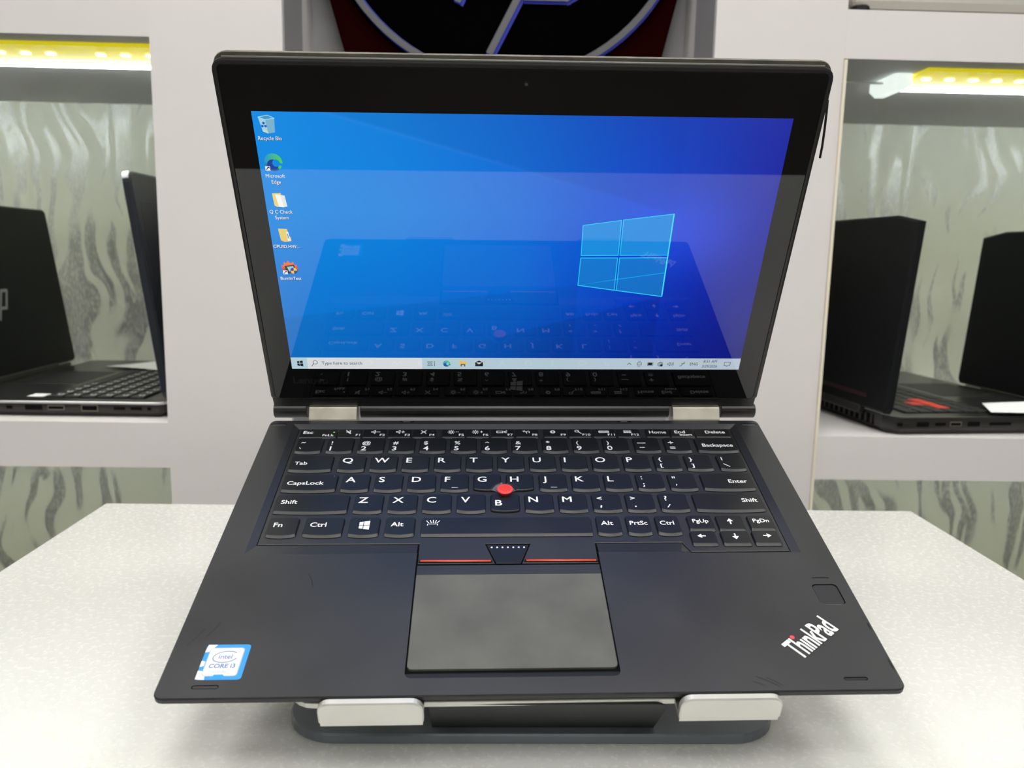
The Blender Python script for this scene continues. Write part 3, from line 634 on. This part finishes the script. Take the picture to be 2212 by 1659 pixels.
# what the display shows ----------------------------------------------------
X0, X1, H0, H1 = -138.35, 138.35, 25.1, 180.8
rows = [[(8, 108, 192), (6, 92, 185), (5, 72, 172), (2, 38, 145), (8, 16, 118)],
        [(4, 120, 208), (4, 112, 206), (4, 98, 202), (3, 56, 188), (16, 22, 142)],
        [(6, 134, 218), (3, 128, 217), (4, 108, 211), (8, 74, 208), (24, 36, 160)],
        [(18, 136, 222), (10, 122, 214), (12, 98, 204), (20, 68, 188), (34, 44, 160)]]
vv = [0, .36, .66, 1]
def smooth(a, b_, x):
    t = min(1, max(0, (x - a) / (b_ - a))); return t * t * (3 - 2 * t)
def line_side(p, a, b_): return ((b_[0] - a[0]) * (p[1] - a[1]) - (b_[1] - a[1]) * (p[0] - a[0])) / math.hypot(b_[0] - a[0], b_[1] - a[1])
def wall(p):
    u = (p[0] - X0) / (X1 - X0); v = (p[1] - H0) / (H1 - H0); fu = min(3.9999, max(0, u * 4)); i = int(fu); fu -= i
    k = 2 if v >= .66 else (1 if v >= .36 else 0); t = (v - vv[k]) / (vv[k + 1] - vv[k])
    g = lambda r_: [rows[r_][i][c] * (1 - fu) + rows[r_][i + 1][c] * fu for c in range(3)]
    a, b_ = g(k), g(min(k + 1, 3)); c = list(s2l([a[j] * (1 - t) + b_[j] * t for j in range(3)]))
    # bright corner next to the window and its light beams
    dd = math.hypot((p[0] - 92) / 30, (p[1] - 116) / 22); gw = math.exp(-dd * dd)
    c = [c[0] + .01 * gw, c[1] + .02 * gw, c[2] + .16 * gw]
    if p[0] < 84:
        s1 = line_side(p, (83.5, 128), (-74.7, 173)); k1 = smooth(-.6, .6, s1)
        edge = math.exp(-(s1 / .8) ** 2) * smooth(84, -60, p[0]) * .03
        c = [c[j] * (1 + .10 * k1 - .05) + edge * (.3, .6, 1)[j] for j in range(3)]
    if p[0] < 83:
        s2 = line_side(p, (-110.4, 64.7), (33.3, 83.6)) if p[0] < 33.5 else 1
        if p[0] < 33.5: c = [c[j] * (1 - .10 * smooth(.5, -.5, s2)) for j in range(3)]
        s3 = line_side(p, (1.6, 52.4), (83, 76.6)); c = [c[j] * (1 - .16 * smooth(.5, -.5, s3) * smooth(-60, 30, p[0])) for j in range(3)]
    return tuple(max(0, x) for x in c)
dp = DM(); NU, NV = 320, 180
vs = [(X0 + (X1 - X0) * i / NU, H0 + (H1 - H0) * j / NV, .2) for j in range(NV + 1) for i in range(NU + 1)]
fs = [(j * (NU + 1) + i, j * (NU + 1) + i + 1, (j + 1) * (NU + 1) + i + 1, (j + 1) * (NU + 1) + i) for j in range(NV) for i in range(NU)]
cc = {}
def wcol(v):
    if v not in cc: cc[v] = wall(v)
    return cc[v]
dp.add(vs, fs, 'display_pixels', wcol); disp = dp.build('display', lid_o, label='lit blue desktop picture with a glowing four-pane window')
PX = 'display_pixels'
def C(r_, g, b_, k=1): return tuple(x * k for x in s2l((r_, g, b_)))
wn = DM(); z = .23
panes = [[(33.9, 102.5), (55.0, 102.8), (54.8, 124.0), (33.7, 120.8)], [(56.0, 102.8), (83.2, 103.2), (83.6, 128.0), (55.9, 124.2)],
         [(33.4, 83.6), (54.8, 80.5), (54.8, 101.2), (33.8, 101.0)], [(56.0, 80.3), (83.1, 76.6), (83.1, 101.6), (56.0, 101.2)]]
for k, pn in enumerate(panes):
    def pc(v, k=k):
        b_ = wall(v); a = .45 if k > 1 else .6; cy = C(30, 165, 228)
        return tuple(b_[j] * (1 - a) + cy[j] * a * (1 if k < 2 else .8) for j in range(3))
    wn.flat(pn, z, PX, pc); wn.stroke(pn, .45, z + .02, PX, C(40, 200, 240), closed=True)
wn.stroke([(83.5, 128), (83.2, 77)], .7, z + .03, PX, C(70, 220, 245)); wn.stroke([(33.4, 83.6), (83, 76.6)], .5, z + .03, PX, C(50, 205, 240))
wn.flat([(33.4, 83.6), (54.8, 87.2), (83.1, 91.8), (83.1, 92.3), (54.8, 87.7)], z + .015, PX, C(25, 160, 230))
wn.build('desktop_window', lid_o, label='glowing pale blue four-pane window picture')
# taskbar
tb = DM(); z = .23
tb.flat([(X0, H0), (X1, H0), (X1, 33.3), (X0, 33.3)], z, PX, lambda v: tuple(a + (b_ - a) * ((v[0] - X0) / (X1 - X0)) for a, b_ in zip(C(176, 205, 214), C(178, 192, 204))))
tb.flat([(-128.6, H0), (-58.8, H0), (-58.8, 33.1), (-128.6, 33.1)], z + .02, PX, C(212, 216, 218))
K = C(18, 24, 30)
for a in (((-134.8, 29.3), (-133.4, 29.3), (-133.4, 30.8), (-134.8, 30.5)), ((-133.1, 29.3), (-131.3, 29.3), (-131.3, 31.1), (-133.1, 30.8)), ((-134.8, 29.0), (-134.8, 27.5), (-133.4, 27.2), (-133.4, 29.0)), ((-133.1, 29.0), (-133.1, 27.2), (-131.3, 26.9), (-131.3, 29.0))): tb.flat(list(a), z + .03, PX, K)
tb.stroke(circ(-123.8, 29.8, 1.3, 14) + [(-122.5, 29.8)], .3, z + .04, PX, K); tb.stroke([(-124.8, 28.8), (-126.2, 27.2)], .35, z + .04, PX, K)
tb.text('Type here to search', -119.9, 28.2, 2.2, z + .04, PX, .93, .0, col=C(50, 55, 60))
for a, c in (((-55.4, 30.4), (-52.6, 30.4)), ((-55.4, 27.6), (-52.6, 27.6)), ((-55.4, 30.4), (-55.4, 29.8)), ((-52.6, 30.4), (-52.6, 29.8)), ((-55.4, 27.6), (-55.4, 28.2)), ((-52.6, 27.6), (-52.6, 28.2)), ((-51.3, 30.8), (-51.3, 27.2))): tb.stroke([a, c], .3, z + .04, PX, K)
tb.stroke([(-54.9, 29.5), (-53.1, 29.5), (-53.1, 28.5), (-54.9, 28.5), (-54.9, 29.5)], .28, z + .04, PX, K)
def edge(mb, cx, cy, r_, z):
    A, B_, G = C(28, 70, 150), C(40, 150, 205), C(80, 205, 70)
    def cf(v):
        t = (v[0] - cx) / r_ * .5 + .5; w = (v[1] - cy) / r_
        c = [B_[j] * (1 - t) + G[j] * t for j in range(3)]; k = smooth(.1, -.6, w) if t < .75 else 0
        return tuple(c[j] * (1 - k) + A[j] * k for j in range(3))
    o_ = circ(cx, cy, r_, 36); n = len(o_)
    mb.add([(cx, cy, z)] + [(x, y, z) for x, y in o_], [(0, i + 1, (i + 1) % n + 1) for i in range(n)], PX, cf)
    mb.flat(circ(cx - r_ * .1, cy - r_ * .3, r_ * .62, 20), z + .01, PX, C(26, 66, 150))
    mb.flat(circ(cx + r_ * .28, cy - r_ * .1, r_ * .42, 18), z + .02, PX, C(120, 200, 215) if r_ < 3 else wall((cx, cy)))
    mb.flat([(cx + r_ * .15, cy - r_ * .05), (cx + r_ * 1.05, cy - r_ * .55), (cx + r_ * 1.02, cy - r_ * .15), (cx + r_ * .6, cy - r_ * .05)], z + .02, PX, C(80, 205, 70) if False else wall((cx, cy)))
edge(tb, -43.8, 29.1, 2.25, z + .04)
tb.flat([(-35.9, 27.2), (-31.7, 27.2), (-31.7, 30.6), (-33.6, 30.6), (-34.2, 31.2), (-35.9, 31.2)], z + .04, PX, C(236, 190, 70)); tb.flat([(-35.2, 27.0), (-34.4, 27.0), (-34.4, 28.2), (-33.2, 28.2), (-33.2, 27.0), (-32.4, 27.0), (-32.4, 29.0), (-35.2, 29.0)], z + .05, PX, C(40, 100, 175))
tb.flat([(-26.3, 27.2), (-21.5, 27.2), (-21.5, 30.0), (-23.9, 31.4), (-26.3, 30.0)], z + .04, PX, K); tb.flat([(-25.8, 30.0), (-22.0, 30.0), (-23.9, 28.6)], z + .05, PX, C(200, 212, 216))
tb.stroke([(67.9, 28.6), (69.1, 29.8), (70.3, 28.6)], .35, z + .04, PX, K)
tb.stroke([(74.2, 30.0), (76.6, 30.0), (76.6, 28.4), (74.2, 28.4), (74.2, 30.0)], .3, z + .04, PX, K); tb.stroke([(74.6, 31.2), (76.0, 31.2)], .25, z + .04, PX, K); tb.stroke([(74.6, 27.2), (76.0, 27.2)], .25, z + .04, PX, K)
tb.flat([(80.8, 28.3), (83.5, 28.3), (83.5, 30.0), (80.8, 30.0)], z + .04, PX, K); tb.stroke([(80.5, 30.2), (83.9, 30.2), (83.9, 28.1), (80.5, 28.1), (80.5, 30.2)], .2, z + .04, PX, K)
tb.stroke(circ(88.4, 29.1, 1.5, 16) + [(89.9, 29.1)], .28, z + .04, PX, K); tb.stroke([(86.9, 29.1), (89.9, 29.1)], .2, z + .04, PX, K); tb.stroke([(88.4, 30.6), (88.4, 27.6)], .2, z + .04, PX, K); tb.stroke(circ(88.4, 29.1, .7, 12, ry=1.5) + [(89.1, 29.1)], .2, z + .04, PX, K)
tb.flat(circ(89.3, 28.1, .8, 10), z + .05, PX, K)
tb.stroke([(93.0, 29.5), (93.7, 29.5), (94.6, 30.4), (94.6, 27.8), (93.7, 28.7), (93.0, 28.7), (93.0, 29.5)], .25, z + .04, PX, K)
for rr in (.8, 1.5, 2.2): tb.stroke(circ(94.6, 29.1, rr, 6, a0=-45, a1=45), .22, z + .04, PX, K)
tb.stroke([(100.6, 27.8), (101.6, 27.8), (102.2, 28.8), (103.6, 30.6)], .3, z + .04, PX, K); tb.stroke([(101.6, 29.4), (103.8, 29.6)], .3, z + .04, PX, K)
tb.text('ENG', 109.5, 28.2, 2.0, z + .04, PX, .9, .0, 'c', K)
tb.text('8:51 AM', 119.4, 30.2, 1.9, z + .04, PX, .9, .0, 'c', K, slant=.12); tb.text('3/29/2026', 119.5, 26.6, 1.9, z + .04, PX, .86, .0, 'c', K, slant=.12)
tb.stroke([(128.6, 30.6), (132.2, 30.6), (132.2, 28.2), (131.0, 28.2), (130.4, 27.4), (129.8, 28.2), (128.6, 28.2), (128.6, 30.6)], .28, z + .04, PX, K)
tb.build('taskbar', lid_o, label='pale grey taskbar along the bottom of the screen')
# desktop icons
def lab(mb, lines, cx, y0):
    for k, s in enumerate(lines):
        mb.text(s, cx + .15, y0 - 3.35 * k - .15, 1.95, .232, PX, .92, .03, 'c', C(10, 40, 90)); mb.text(s, cx, y0 - 3.35 * k, 1.95, .24, PX, .92, .004, 'c', C(235, 240, 245))
def shortcut(mb, x, y):
    mb.flat([(x, y), (x + 2.5, y), (x + 2.5, y + 2.4), (x, y + 2.4)], .30, PX, C(235, 238, 240)); mb.stroke([(x + .6, y + .5), (x + 1.2, y + 1.5), (x + 1.9, y + 1.8)], .45, .31, PX, C(30, 60, 110)); mb.flat([(x + 1.1, y + 2.1), (x + 2.2, y + 2.1), (x + 2.2, y + 1.0)], .31, PX, C(30, 60, 110))
ic = DM()  # recycle bin
ic.flat([(-135.4, 177.9), (-132.0, 176.7), (-131.3, 169.6), (-133.9, 170.6)], .24, PX, C(160, 208, 226)); ic.flat([(-132.0, 176.7), (-127.3, 177.4), (-127.9, 170.2), (-131.3, 169.6)], .24, PX, C(120, 178, 205))
ic.flat([(-135.4, 177.9), (-132.0, 176.7), (-127.3, 177.4), (-130.6, 178.9)], .25, PX, C(70, 150, 195)); ic.stroke([(-135.4, 177.9), (-132.0, 176.7), (-127.3, 177.4), (-130.6, 178.9), (-135.4, 177.9)], .3, .26, PX, C(170, 225, 240))
ic.flat([(-134.1, 171.8), (-131.5, 170.9), (-131.3, 169.6), (-133.9, 170.6)], .25, PX, C(205, 212, 210))
for a in (90, 210, 330):
    cx, cy = -133.0 + .9 * math.cos(math.radians(a)), 173.9 + 1.0 * math.sin(math.radians(a)); ic.flat(circ(cx, cy, .68, 8), .27, PX, C(30, 95, 180))
lab(ic, ['Recycle Bin'], -130.9, 166.2); ic.build('desktop_icon', lid_o, label='waste bin icon on the desktop')
ic = DM(); edge(ic, -131.0, 154.6, 4.7, .24); shortcut(ic, -135.6, 150.1); lab(ic, ['Microsoft', 'Edge'], -131.0, 146.3); ic.build('desktop_icon', lid_o, label='blue and green swirl browser icon on the desktop')
ic = DM()
ic.flat([(-134.2, 137.6), (-129.6, 137.8), (-129.6, 130.2), (-132.6, 130.0), (-133.8, 130.8)], .24, PX, C(232, 208, 120)); ic.flat([(-132.6, 137.0), (-129.4, 136.6), (-128.8, 129.8), (-131.6, 130.1)], .25, PX, C(240, 242, 240)); ic.flat([(-129.9, 136.8), (-127.7, 136.4), (-127.0, 130.2), (-128.9, 130.0)], .26, PX, C(222, 226, 226))
lab(ic, ['Q C Check', 'System'], -130.8, 126.2); ic.build('desktop_icon', lid_o, label='yellow folder icon with white pages on the desktop')
ic = DM()
ic.flat([(-133.9, 117.4), (-129.0, 117.2), (-128.4, 109.9), (-131.4, 109.6), (-133.2, 110.4)], .24, PX, C(228, 202, 110)); ic.flat([(-129.8, 115.6), (-128.6, 115.6), (-128.0, 110.3), (-129.4, 110.0)], .26, PX, C(225, 230, 235)); ic.flat([(-128.6, 113.0), (-127.6, 112.4), (-127.5, 110.0), (-128.4, 109.9)], .25, PX, C(224, 196, 96)); ic.stroke([(-129.1, 114.2), (-129.0, 111.8)], .4, .27, PX, C(60, 110, 170))
lab(ic, ['CPUID.HW...'], -130.7, 105.8); ic.build('desktop_icon', lid_o, label='yellow folder icon with a single page on the desktop')
ic = DM()
ic.flat([(-134.9, 91.6), (-135.2, 95.6), (-134.1, 94.8), (-133.4, 97.6), (-132.4, 96.2), (-131.2, 98.2), (-130.0, 96.4), (-128.4, 97.4), (-127.9, 95.4), (-126.6, 95.6), (-126.0, 92.0), (-128.0, 90.2), (-133.0, 90.0)], .24, PX, lambda v: C(235, 110, 50) if v[1] > 94 else C(150, 60, 40))
ic.flat([(-133.4, 94.8), (-128.0, 95.6), (-127.4, 91.4), (-131.6, 90.0), (-133.0, 90.6)], .25, PX, C(50, 46, 50)); ic.flat([(-132.2, 94.2), (-128.6, 94.8), (-128.4, 92.0), (-131.2, 91.4)], .26, PX, C(150, 195, 220))
ic.flat(circ(-128.6, 91.8, 2.0, 12), .27, PX, C(35, 65, 135)); ic.flat([(-128.6, 91.8), (-126.7, 91.9), (-127.2, 93.4), (-128.6, 93.8)], .28, PX, C(235, 190, 80)); ic.flat([(-128.6, 91.8), (-130.5, 91.7), (-130.0, 90.3), (-128.6, 89.9)], .28, PX, C(235, 190, 80))
shortcut(ic, -134.7, 89.6); lab(ic, ['BurnInTest'], -130.8, 86.0); ic.build('desktop_icon', lid_o, label='burning computer icon on the desktop')

# ------------------------------------------------------------------ laptop stand
SO = (.0231, .44, 0)
std = root('laptop_stand', SO, 'silver and grey aluminium laptop stand holding up the open laptop on the white table', 'laptop stand')
MB().prism(rrect(-.0918, .3350, .1382, .56, .024, 8), [(.0, .0008), (.0008, 0), (.0042, 0), (.005, .0008)], 'stand_grey').build('base_plate', std, label='dark grey rounded base plate')
def SM(): return MB(LW, mm)
tr = SM(); tr.prism(rrect(-104.5, 4.5, 109, 190, 12, 6), [(-14.6, .3), (-14.3, 0), (-11.6, 0), (-11.3, .4)], 'stand_silver'); tr.build('tray', std, label='silver top plate')
def hook(x0, x1):
    h_ = MB(LW @ Matrix(((0, 0, 1, 0), (1, 0, 0, 0), (0, 1, 0, 0), (0, 0, 0, 1))), mm)
    out = SM()
    # upturned lip: flat tongue forward then a rounded tab up
    out.box(x0 + .5, x1 - .5, -5.0, 5.5, -13.4, -11.3, 'stand_silver')
    T = LW @ Matrix(((1, 0, 0, 0), (0, 0, -1, 0), (0, 1, 0, 0), (0, 0, 0, 1))); t = MB(T, mm)
    out.v += []; t.prism(rrect(x0, -11.6, x1, .3, 4.5, 6, rs=(1.2, 1.2, 5, 5)), [(2.6, .4), (3.0, 0), (5.2, 0), (5.7, .6)], 'stand_silver')
    o0 = len(out.v); out.v += t.v; out.f += [[o0 + i for i in f] for f in t.f]; out.m += [0] * len(t.f); out.sm += t.sm; out.c += t.c
    out.build('front_lip', std, label='silver upturned lip under the front edge')
hook(-88.3, -45.6); hook(59.2, 101.6)
def slab(x0, x1, a, b_, t, m, name, rc=0, label=None):
    # inclined plate between two world lines a=(y,z) (top) and b_=(y,z) (bottom)
    d_ = Vector((0, b_[0] - a[0], b_[1] - a[1])); Lh = d_.length; d_.normalize(); n_ = Vector((1, 0, 0)).cross(-d_).normalized()
    T = Matrix(((1, 0, n_.x, 0), (0, -d_.y, n_.y, b_[0]), (0, -d_.z, n_.z, b_[1]), (0, 0, 0, 1)))
    mb = MB(T); mb.prism(rrect(x0, 0, x1, Lh, rc or .002, 6, rs=(.001, .001, rc or .001, rc or .001)), [(-t / 2, .0003), (-t / 2 + .0004, 0), (t / 2 - .0004, 0), (t / 2, .0003)], m)
    k = dict(label=label) if label else {}
    return mb.build(name, std, **k)
pt = LW @ (Vector((5, 5.2, -12.6)) * mm); pr = LW @ (Vector((5, 120, -14.6)) * mm)
slab(-.0240, .0785, (pt.y, pt.z), (.3430, .0048), .0028, 'stand_dark', 'front_support', .006, 'dark grey sloping support plate')
slab(-.0300, .0822, (pr.y, pr.z), (.53, .0048), .004, 'stand_silver', 'rear_support')

# ------------------------------------------------------------------ laptops on the shelves
def bg_laptop(label, loc, rz, W_, D_, T_b, LH, ang, style, group):
    mw = Matrix.Translation(loc) @ Matrix.Rotation(math.radians(rz), 4, 'Z')
    r = root('laptop', None, label, 'laptop', group, mw=mw)
    w2 = W_ / 2; cut = style.get('cut', 0)
    def B(): return MB(None, mm)
    out = rrect(-w2, 0, w2, D_, style.get('r', 10), 4)
    if cut: out = [(-w2 + 10, 0), (w2 - 10, 0), (w2, 12), (w2, D_ - cut), (w2 - cut, D_), (-w2 + cut, D_), (-w2, D_ - cut), (-w2, 12)]
    B().prism(out, [(0, 9), (T_b * .35, 1), (T_b * .6, 0), (T_b - 1.2, 0), (T_b - .8, 0)], 'bg_body', cap=(True, True)).build('base_case', r)
    B().prism(out, [(T_b - 2.6, -.4), (T_b - .7, -.4), (T_b, .5)], style.get('rim', 'bg_deck'), topm='bg_deck').build('deck', r)
    kx0, kx1, ky0, ky1 = -w2 + 22, w2 - 22, D_ - 140, D_ - 32
    B().box(kx0 - 2, kx1 + 2, ky0 - 2, ky1 + 2, T_b, T_b + .25, 'key_well').build('keyboard_well', r)
    nr, nc = 6, 15; pw, ph = (kx1 - kx0) / nc, (ky1 - ky0) / nr; km = {}
    for a in range(nr):
        c = 0
        while c < nc:
            span = 6 if (a == 0 and c == 4) else 1
            red = style.get('red') and ((a, c) in ((3, 2), (2, 1), (2, 2), (2, 3)))
            kk = (span, bool(red))
            x, y = kx0 + c * pw, ky0 + a * ph
            if kk not in km:
                q = B(); mt = 'bg_red_key' if red else 'bg_key'
                q.prism(rrect(1, 1, pw * span - 1.2, ph - 1.2, 1.2, 2), [(0, 0), (1.0, 0), (1.4, .5)], mt)
                if style.get('print') and span == 1: q.stroke([(4, 12), (9, 12), (9, 8), (5, 8)], 1.5, 1.45, 'bg_print')
                o = q.build('key', r); km[kk] = o
            else:
                o = km[kk].copy(); COL.objects.link(o); o.parent = r
            o.location = (x * mm, y * mm, (T_b + .25) * mm)
            c += span
    B().prism(rrect(-52, 14, 52, D_ - 152, 3, 3), [(T_b, 0), (T_b + .2, .2)], 'bg_key').build('touchpad', r)
    # lid
    a_ = math.radians(ang); uy, uz = -math.cos(a_), math.sin(a_); ny, nz = -math.sin(a_), -math.cos(a_)
    TL = Matrix(((1, 0, 0, 0), (0, uy, ny, (D_ - 3) * mm), (0, uz, nz, (T_b + 2) * mm), (0, 0, 0, 1)))
    lo_ = rrect(-w2, 0, w2, LH, style.get('r', 10), 6)
    if cut: lo_ = [(-w2 + 4, 0), (w2 - 4, 0), (w2, 6), (w2, LH - 7), (w2 - 42, LH), (-w2 + 42, LH), (-w2, LH - 7), (-w2, 6)]
    ld = MB(TL, mm).prism(lo_, [(-9, 2.5), (-7, 0), (-1, 0), (0, .6)], style.get('lid', 'bg_black')).build('lid', r)
    MB(TL, mm).prism(rrect(-w2 + 10, 16, w2 - 10, LH - 12, 1, 2), [(0, 0), (.2, 0)], 'glass_black').build('screen', ld)
    MB(TL, mm).box(-w2 + 50, w2 - 50, -8, 2, -10, -2, 'bg_body', 2).build('hinge_cover', ld)
    # back of the lid, seen from behind: x mirrored
    TB = TL @ Matrix(((-1, 0, 0, 0), (0, 1, 0, 0), (0, 0, -1, 0), (0, 0, 0, 1)))
    if style.get('logo'):
        q = MB(TB, mm); z_ = 9.1; cx, cy = 10, LH * .45
        q.stroke([(cx - 22, cy - 12), (cx - 8, cy + 24)], 4, z_, 'logo_grey'); q.stroke([(cx - 14, cy + 10), (cx - 2, cy + 10), (cx - 10, cy - 12)], 4, z_, 'logo_grey')
        q.stroke([(cx - 2, cy - 26), (cx + 12, cy + 10), (cx + 24, cy + 10), (cx + 16, cy - 12), (cx + 5, cy - 12)], 4, z_, 'logo_grey'); q.build('lid_emblem', ld, label='grey slanted letter emblem')
    if style.get('band'):
        MB(TB, mm).prism([(-w2 + 14, LH - 14), (-w2 + 14, 14), (w2 - 14, 14), (w2 - 14, LH - 14)][::-1][::-1] if False else rrect(-w2 + 14, 22, w2 - 14, LH - 30, 8, 4), [(9, 0), (9.3, .3)], style['lid']).build('lid_panel', ld)
        MB(TL, mm).prism(rrect(w2 - 8, LH - 8, w2 + .2, LH + .2, 6, 4, rs=(.5, .5, 7, .5)), [(-7, 0), (-.5, 0)], 'silver').build('silver_corner', ld)
    if style.get('accent'):
        MB(TB, mm).box(-w2 + 40, w2 - 40, 12, 17, 8.6, 9.4, 'accent_red').build('accent_strip', ld, label='dark red accent strip')
        for i in range(26):
            x = -w2 + 34 + (W_ - 68) * i / 25
            B().box(x - 2, x + 2, D_ - 1, D_ + .8, T_b * .35, T_b - 3, 'black_plastic').build('vent_fin', r)
        B().box(-w2 + 30, w2 - 30, D_ - .6, D_ + .1, T_b * .3, T_b - 2, 'key_well').build('vent_slot', r)
    # ports on the side facing the aisle
    side = style.get('ports'); sx = 1 if side == 'right' else -1
    for (y, hw, kind) in style.get('plist', []):
        x = sx * w2; x0, x1 = sorted((x - sx * .6, x + sx * .5)); zc = T_b * .6
        pm = 'port_metal' if kind in ('vga', 'hdmi') else 'key_well'; hh = 3.6 if kind == 'vga' else (2.6 if kind in ('usb', 'lan', 'hdmi') else 1.7)
        p_ = B().box(x0, x1, y - hw, y + hw, zc - hh, zc + hh, pm).build(kind + '_port' if kind != 'jack' else 'audio_jack', r)
        if pm == 'port_metal':
            x2, x3 = sorted((x + sx * .5, x + sx * .7)); B().box(x2, x3, y - hw + 1, y + hw - 1, zc - hh + 1, zc + hh - 1, 'key_well').build('opening', p_)
    return r, mw
grp = None
L2, L2m = bg_laptop('open black laptop with a silver edge, beside the white column on the left shelf', (-.592, 1.042, .0365), -90, 336, 240, 17.5, 245, 82.5,
    dict(rim='silver', lid='bg_blueblack', r=12, band=True, print=True, ports='right', plist=[(12 + 60, 3, 'jack'), (98, 9, 'usb'), (122, 9, 'hdmi'), (158, 9, 'vga'), (190, 6, 'slot'), (208, 6, 'slot'), (222, 2, 'jack')]), grp)
MB(None, mm).prism(rrect(123, 76, 141, 94, 1, 2), [(17.5, 0), (17.7, 0)], 'paper').build('palm_rest_sticker', L2, label='small pale sticker')
L1, L1m = bg_laptop('open black laptop with a grey emblem on its lid back, on the left shelf', (-.851, 1.022, .0365), -90, 334, 240, 17.5, 216, 82,
    dict(lid='bg_black', r=6, logo=True, print=False, ports='right', plist=[(98, 9, 'usb'), (122, 9, 'hdmi')]), grp)
rz = 95.5; R_ = Matrix.Rotation(math.radians(rz), 3, 'Z')
c = Vector((.4395, .855, 0)) - R_ @ Vector((-.180, .245, 0))
R1, R1m = bg_laptop('open black gaming laptop with red keys on the right shelf beside the white column', (c.x, c.y, .0312), rz, 360, 245, 21, 217, 85,
    dict(lid='bg_black', cut=14, accent=True, red=True, ports='left', plist=[(232, 3, 'jack'), (205, 7, 'lan'), (184, 6, 'slot'), (166, 7, 'hdmi'), (144, 7, 'usb'), (112, 13, 'slot')]), grp)
c = Vector((.676, 1.125, 0)) - R_ @ Vector((.1425, .255, 0))
R2, R2m = bg_laptop('open black laptop without red keys, at the right end of the right shelf', (c.x, c.y, .0312), rz, 285, 255, 18, 212, 85.5,
    dict(lid='bg_black', cut=10, accent=False, r=8, ports='left', plist=[(166, 7, 'hdmi'), (144, 7, 'usb')]), grp)
# fins on the last one
for i in range(24):
    x = -115 + 230 * i / 23; MB(None, mm).box(x - 2, x + 2, 254, 255.8, 7, 16, 'black_plastic').build('vent_fin', R2)
# closed silver laptop on the top right board
r = root('laptop', (.62, 1.0, .4705), 'closed silver laptop lying on the upper right shelf board', 'laptop')
zz = .4725
MB().prism(rrect(.366, .862, .80, 1.14, .012, 4), [(zz + .004, .006), (zz + .010, 0), (zz + .020, 0), (zz + .022, .001)], 'silver_soft').build('base_case', r)
MB().prism(rrect(.368, .864, .798, 1.138, .012, 4), [(zz + .0225, 0), (zz + .030, 0), (zz + .031, .001)], 'silver_soft').build('lid', r)
for x in (.378, .77):
    for y in (.874, 1.11): MB().prism(circ(x, y, .010, 14), [(zz - .0023, 0), (zz + .006, 0)], 'black_matte').build('rubber_foot', r)
# paper slips on the palm rests
def paper(name, pts, z0, label, skew=.0):
    c = Vector((sum(p[0] for p in pts) / len(pts), sum(p[1] for p in pts) / len(pts), z0))
    mb = MB(); n = 6; a, b_, c_, d_ = [Vector(p) for p in pts]; vs = []
    for i in range(n + 1):
        for j in range(n + 1):
            u, v = i / n, j / n; p = (a * (1 - u) + b_ * u) * (1 - v) + (d_ * (1 - u) + c_ * u) * v
            vs.append((p.x, p.y, z0 + .0012 * math.sin(u * 2.5) + .0015 * v * u + skew * u * v))
    fs = [(i * (n + 1) + j, (i + 1) * (n + 1) + j, (i + 1) * (n + 1) + j + 1, i * (n + 1) + j + 1) for i in range(n) for j in range(n)]
    top = [(x, y, z + .0004) for x, y, z in vs]; o = len(vs)
    mb.add(vs + top, [f[::-1] for f in fs] + [tuple(i + o for i in f) for f in fs], 'paper', smooth=True)
    return mb.build(name, label=label, category='paper')
paper('paper_slip', [(.560, .868), (.650, .850), (.655, .905), (.585, .925)], .0565, 'white paper slip lying on the palm rest of the gaming laptop with red keys', .004)
paper('paper_slip', [(-.535, 1.130), (-.44, 1.09), (-.42, 1.145), (-.50, 1.165)], .0562, 'white paper slip lying behind the keyboard of the black laptop with the silver edge', .010)
for o in bpy.data.objects:
    if '_org' in o: del o['_org']
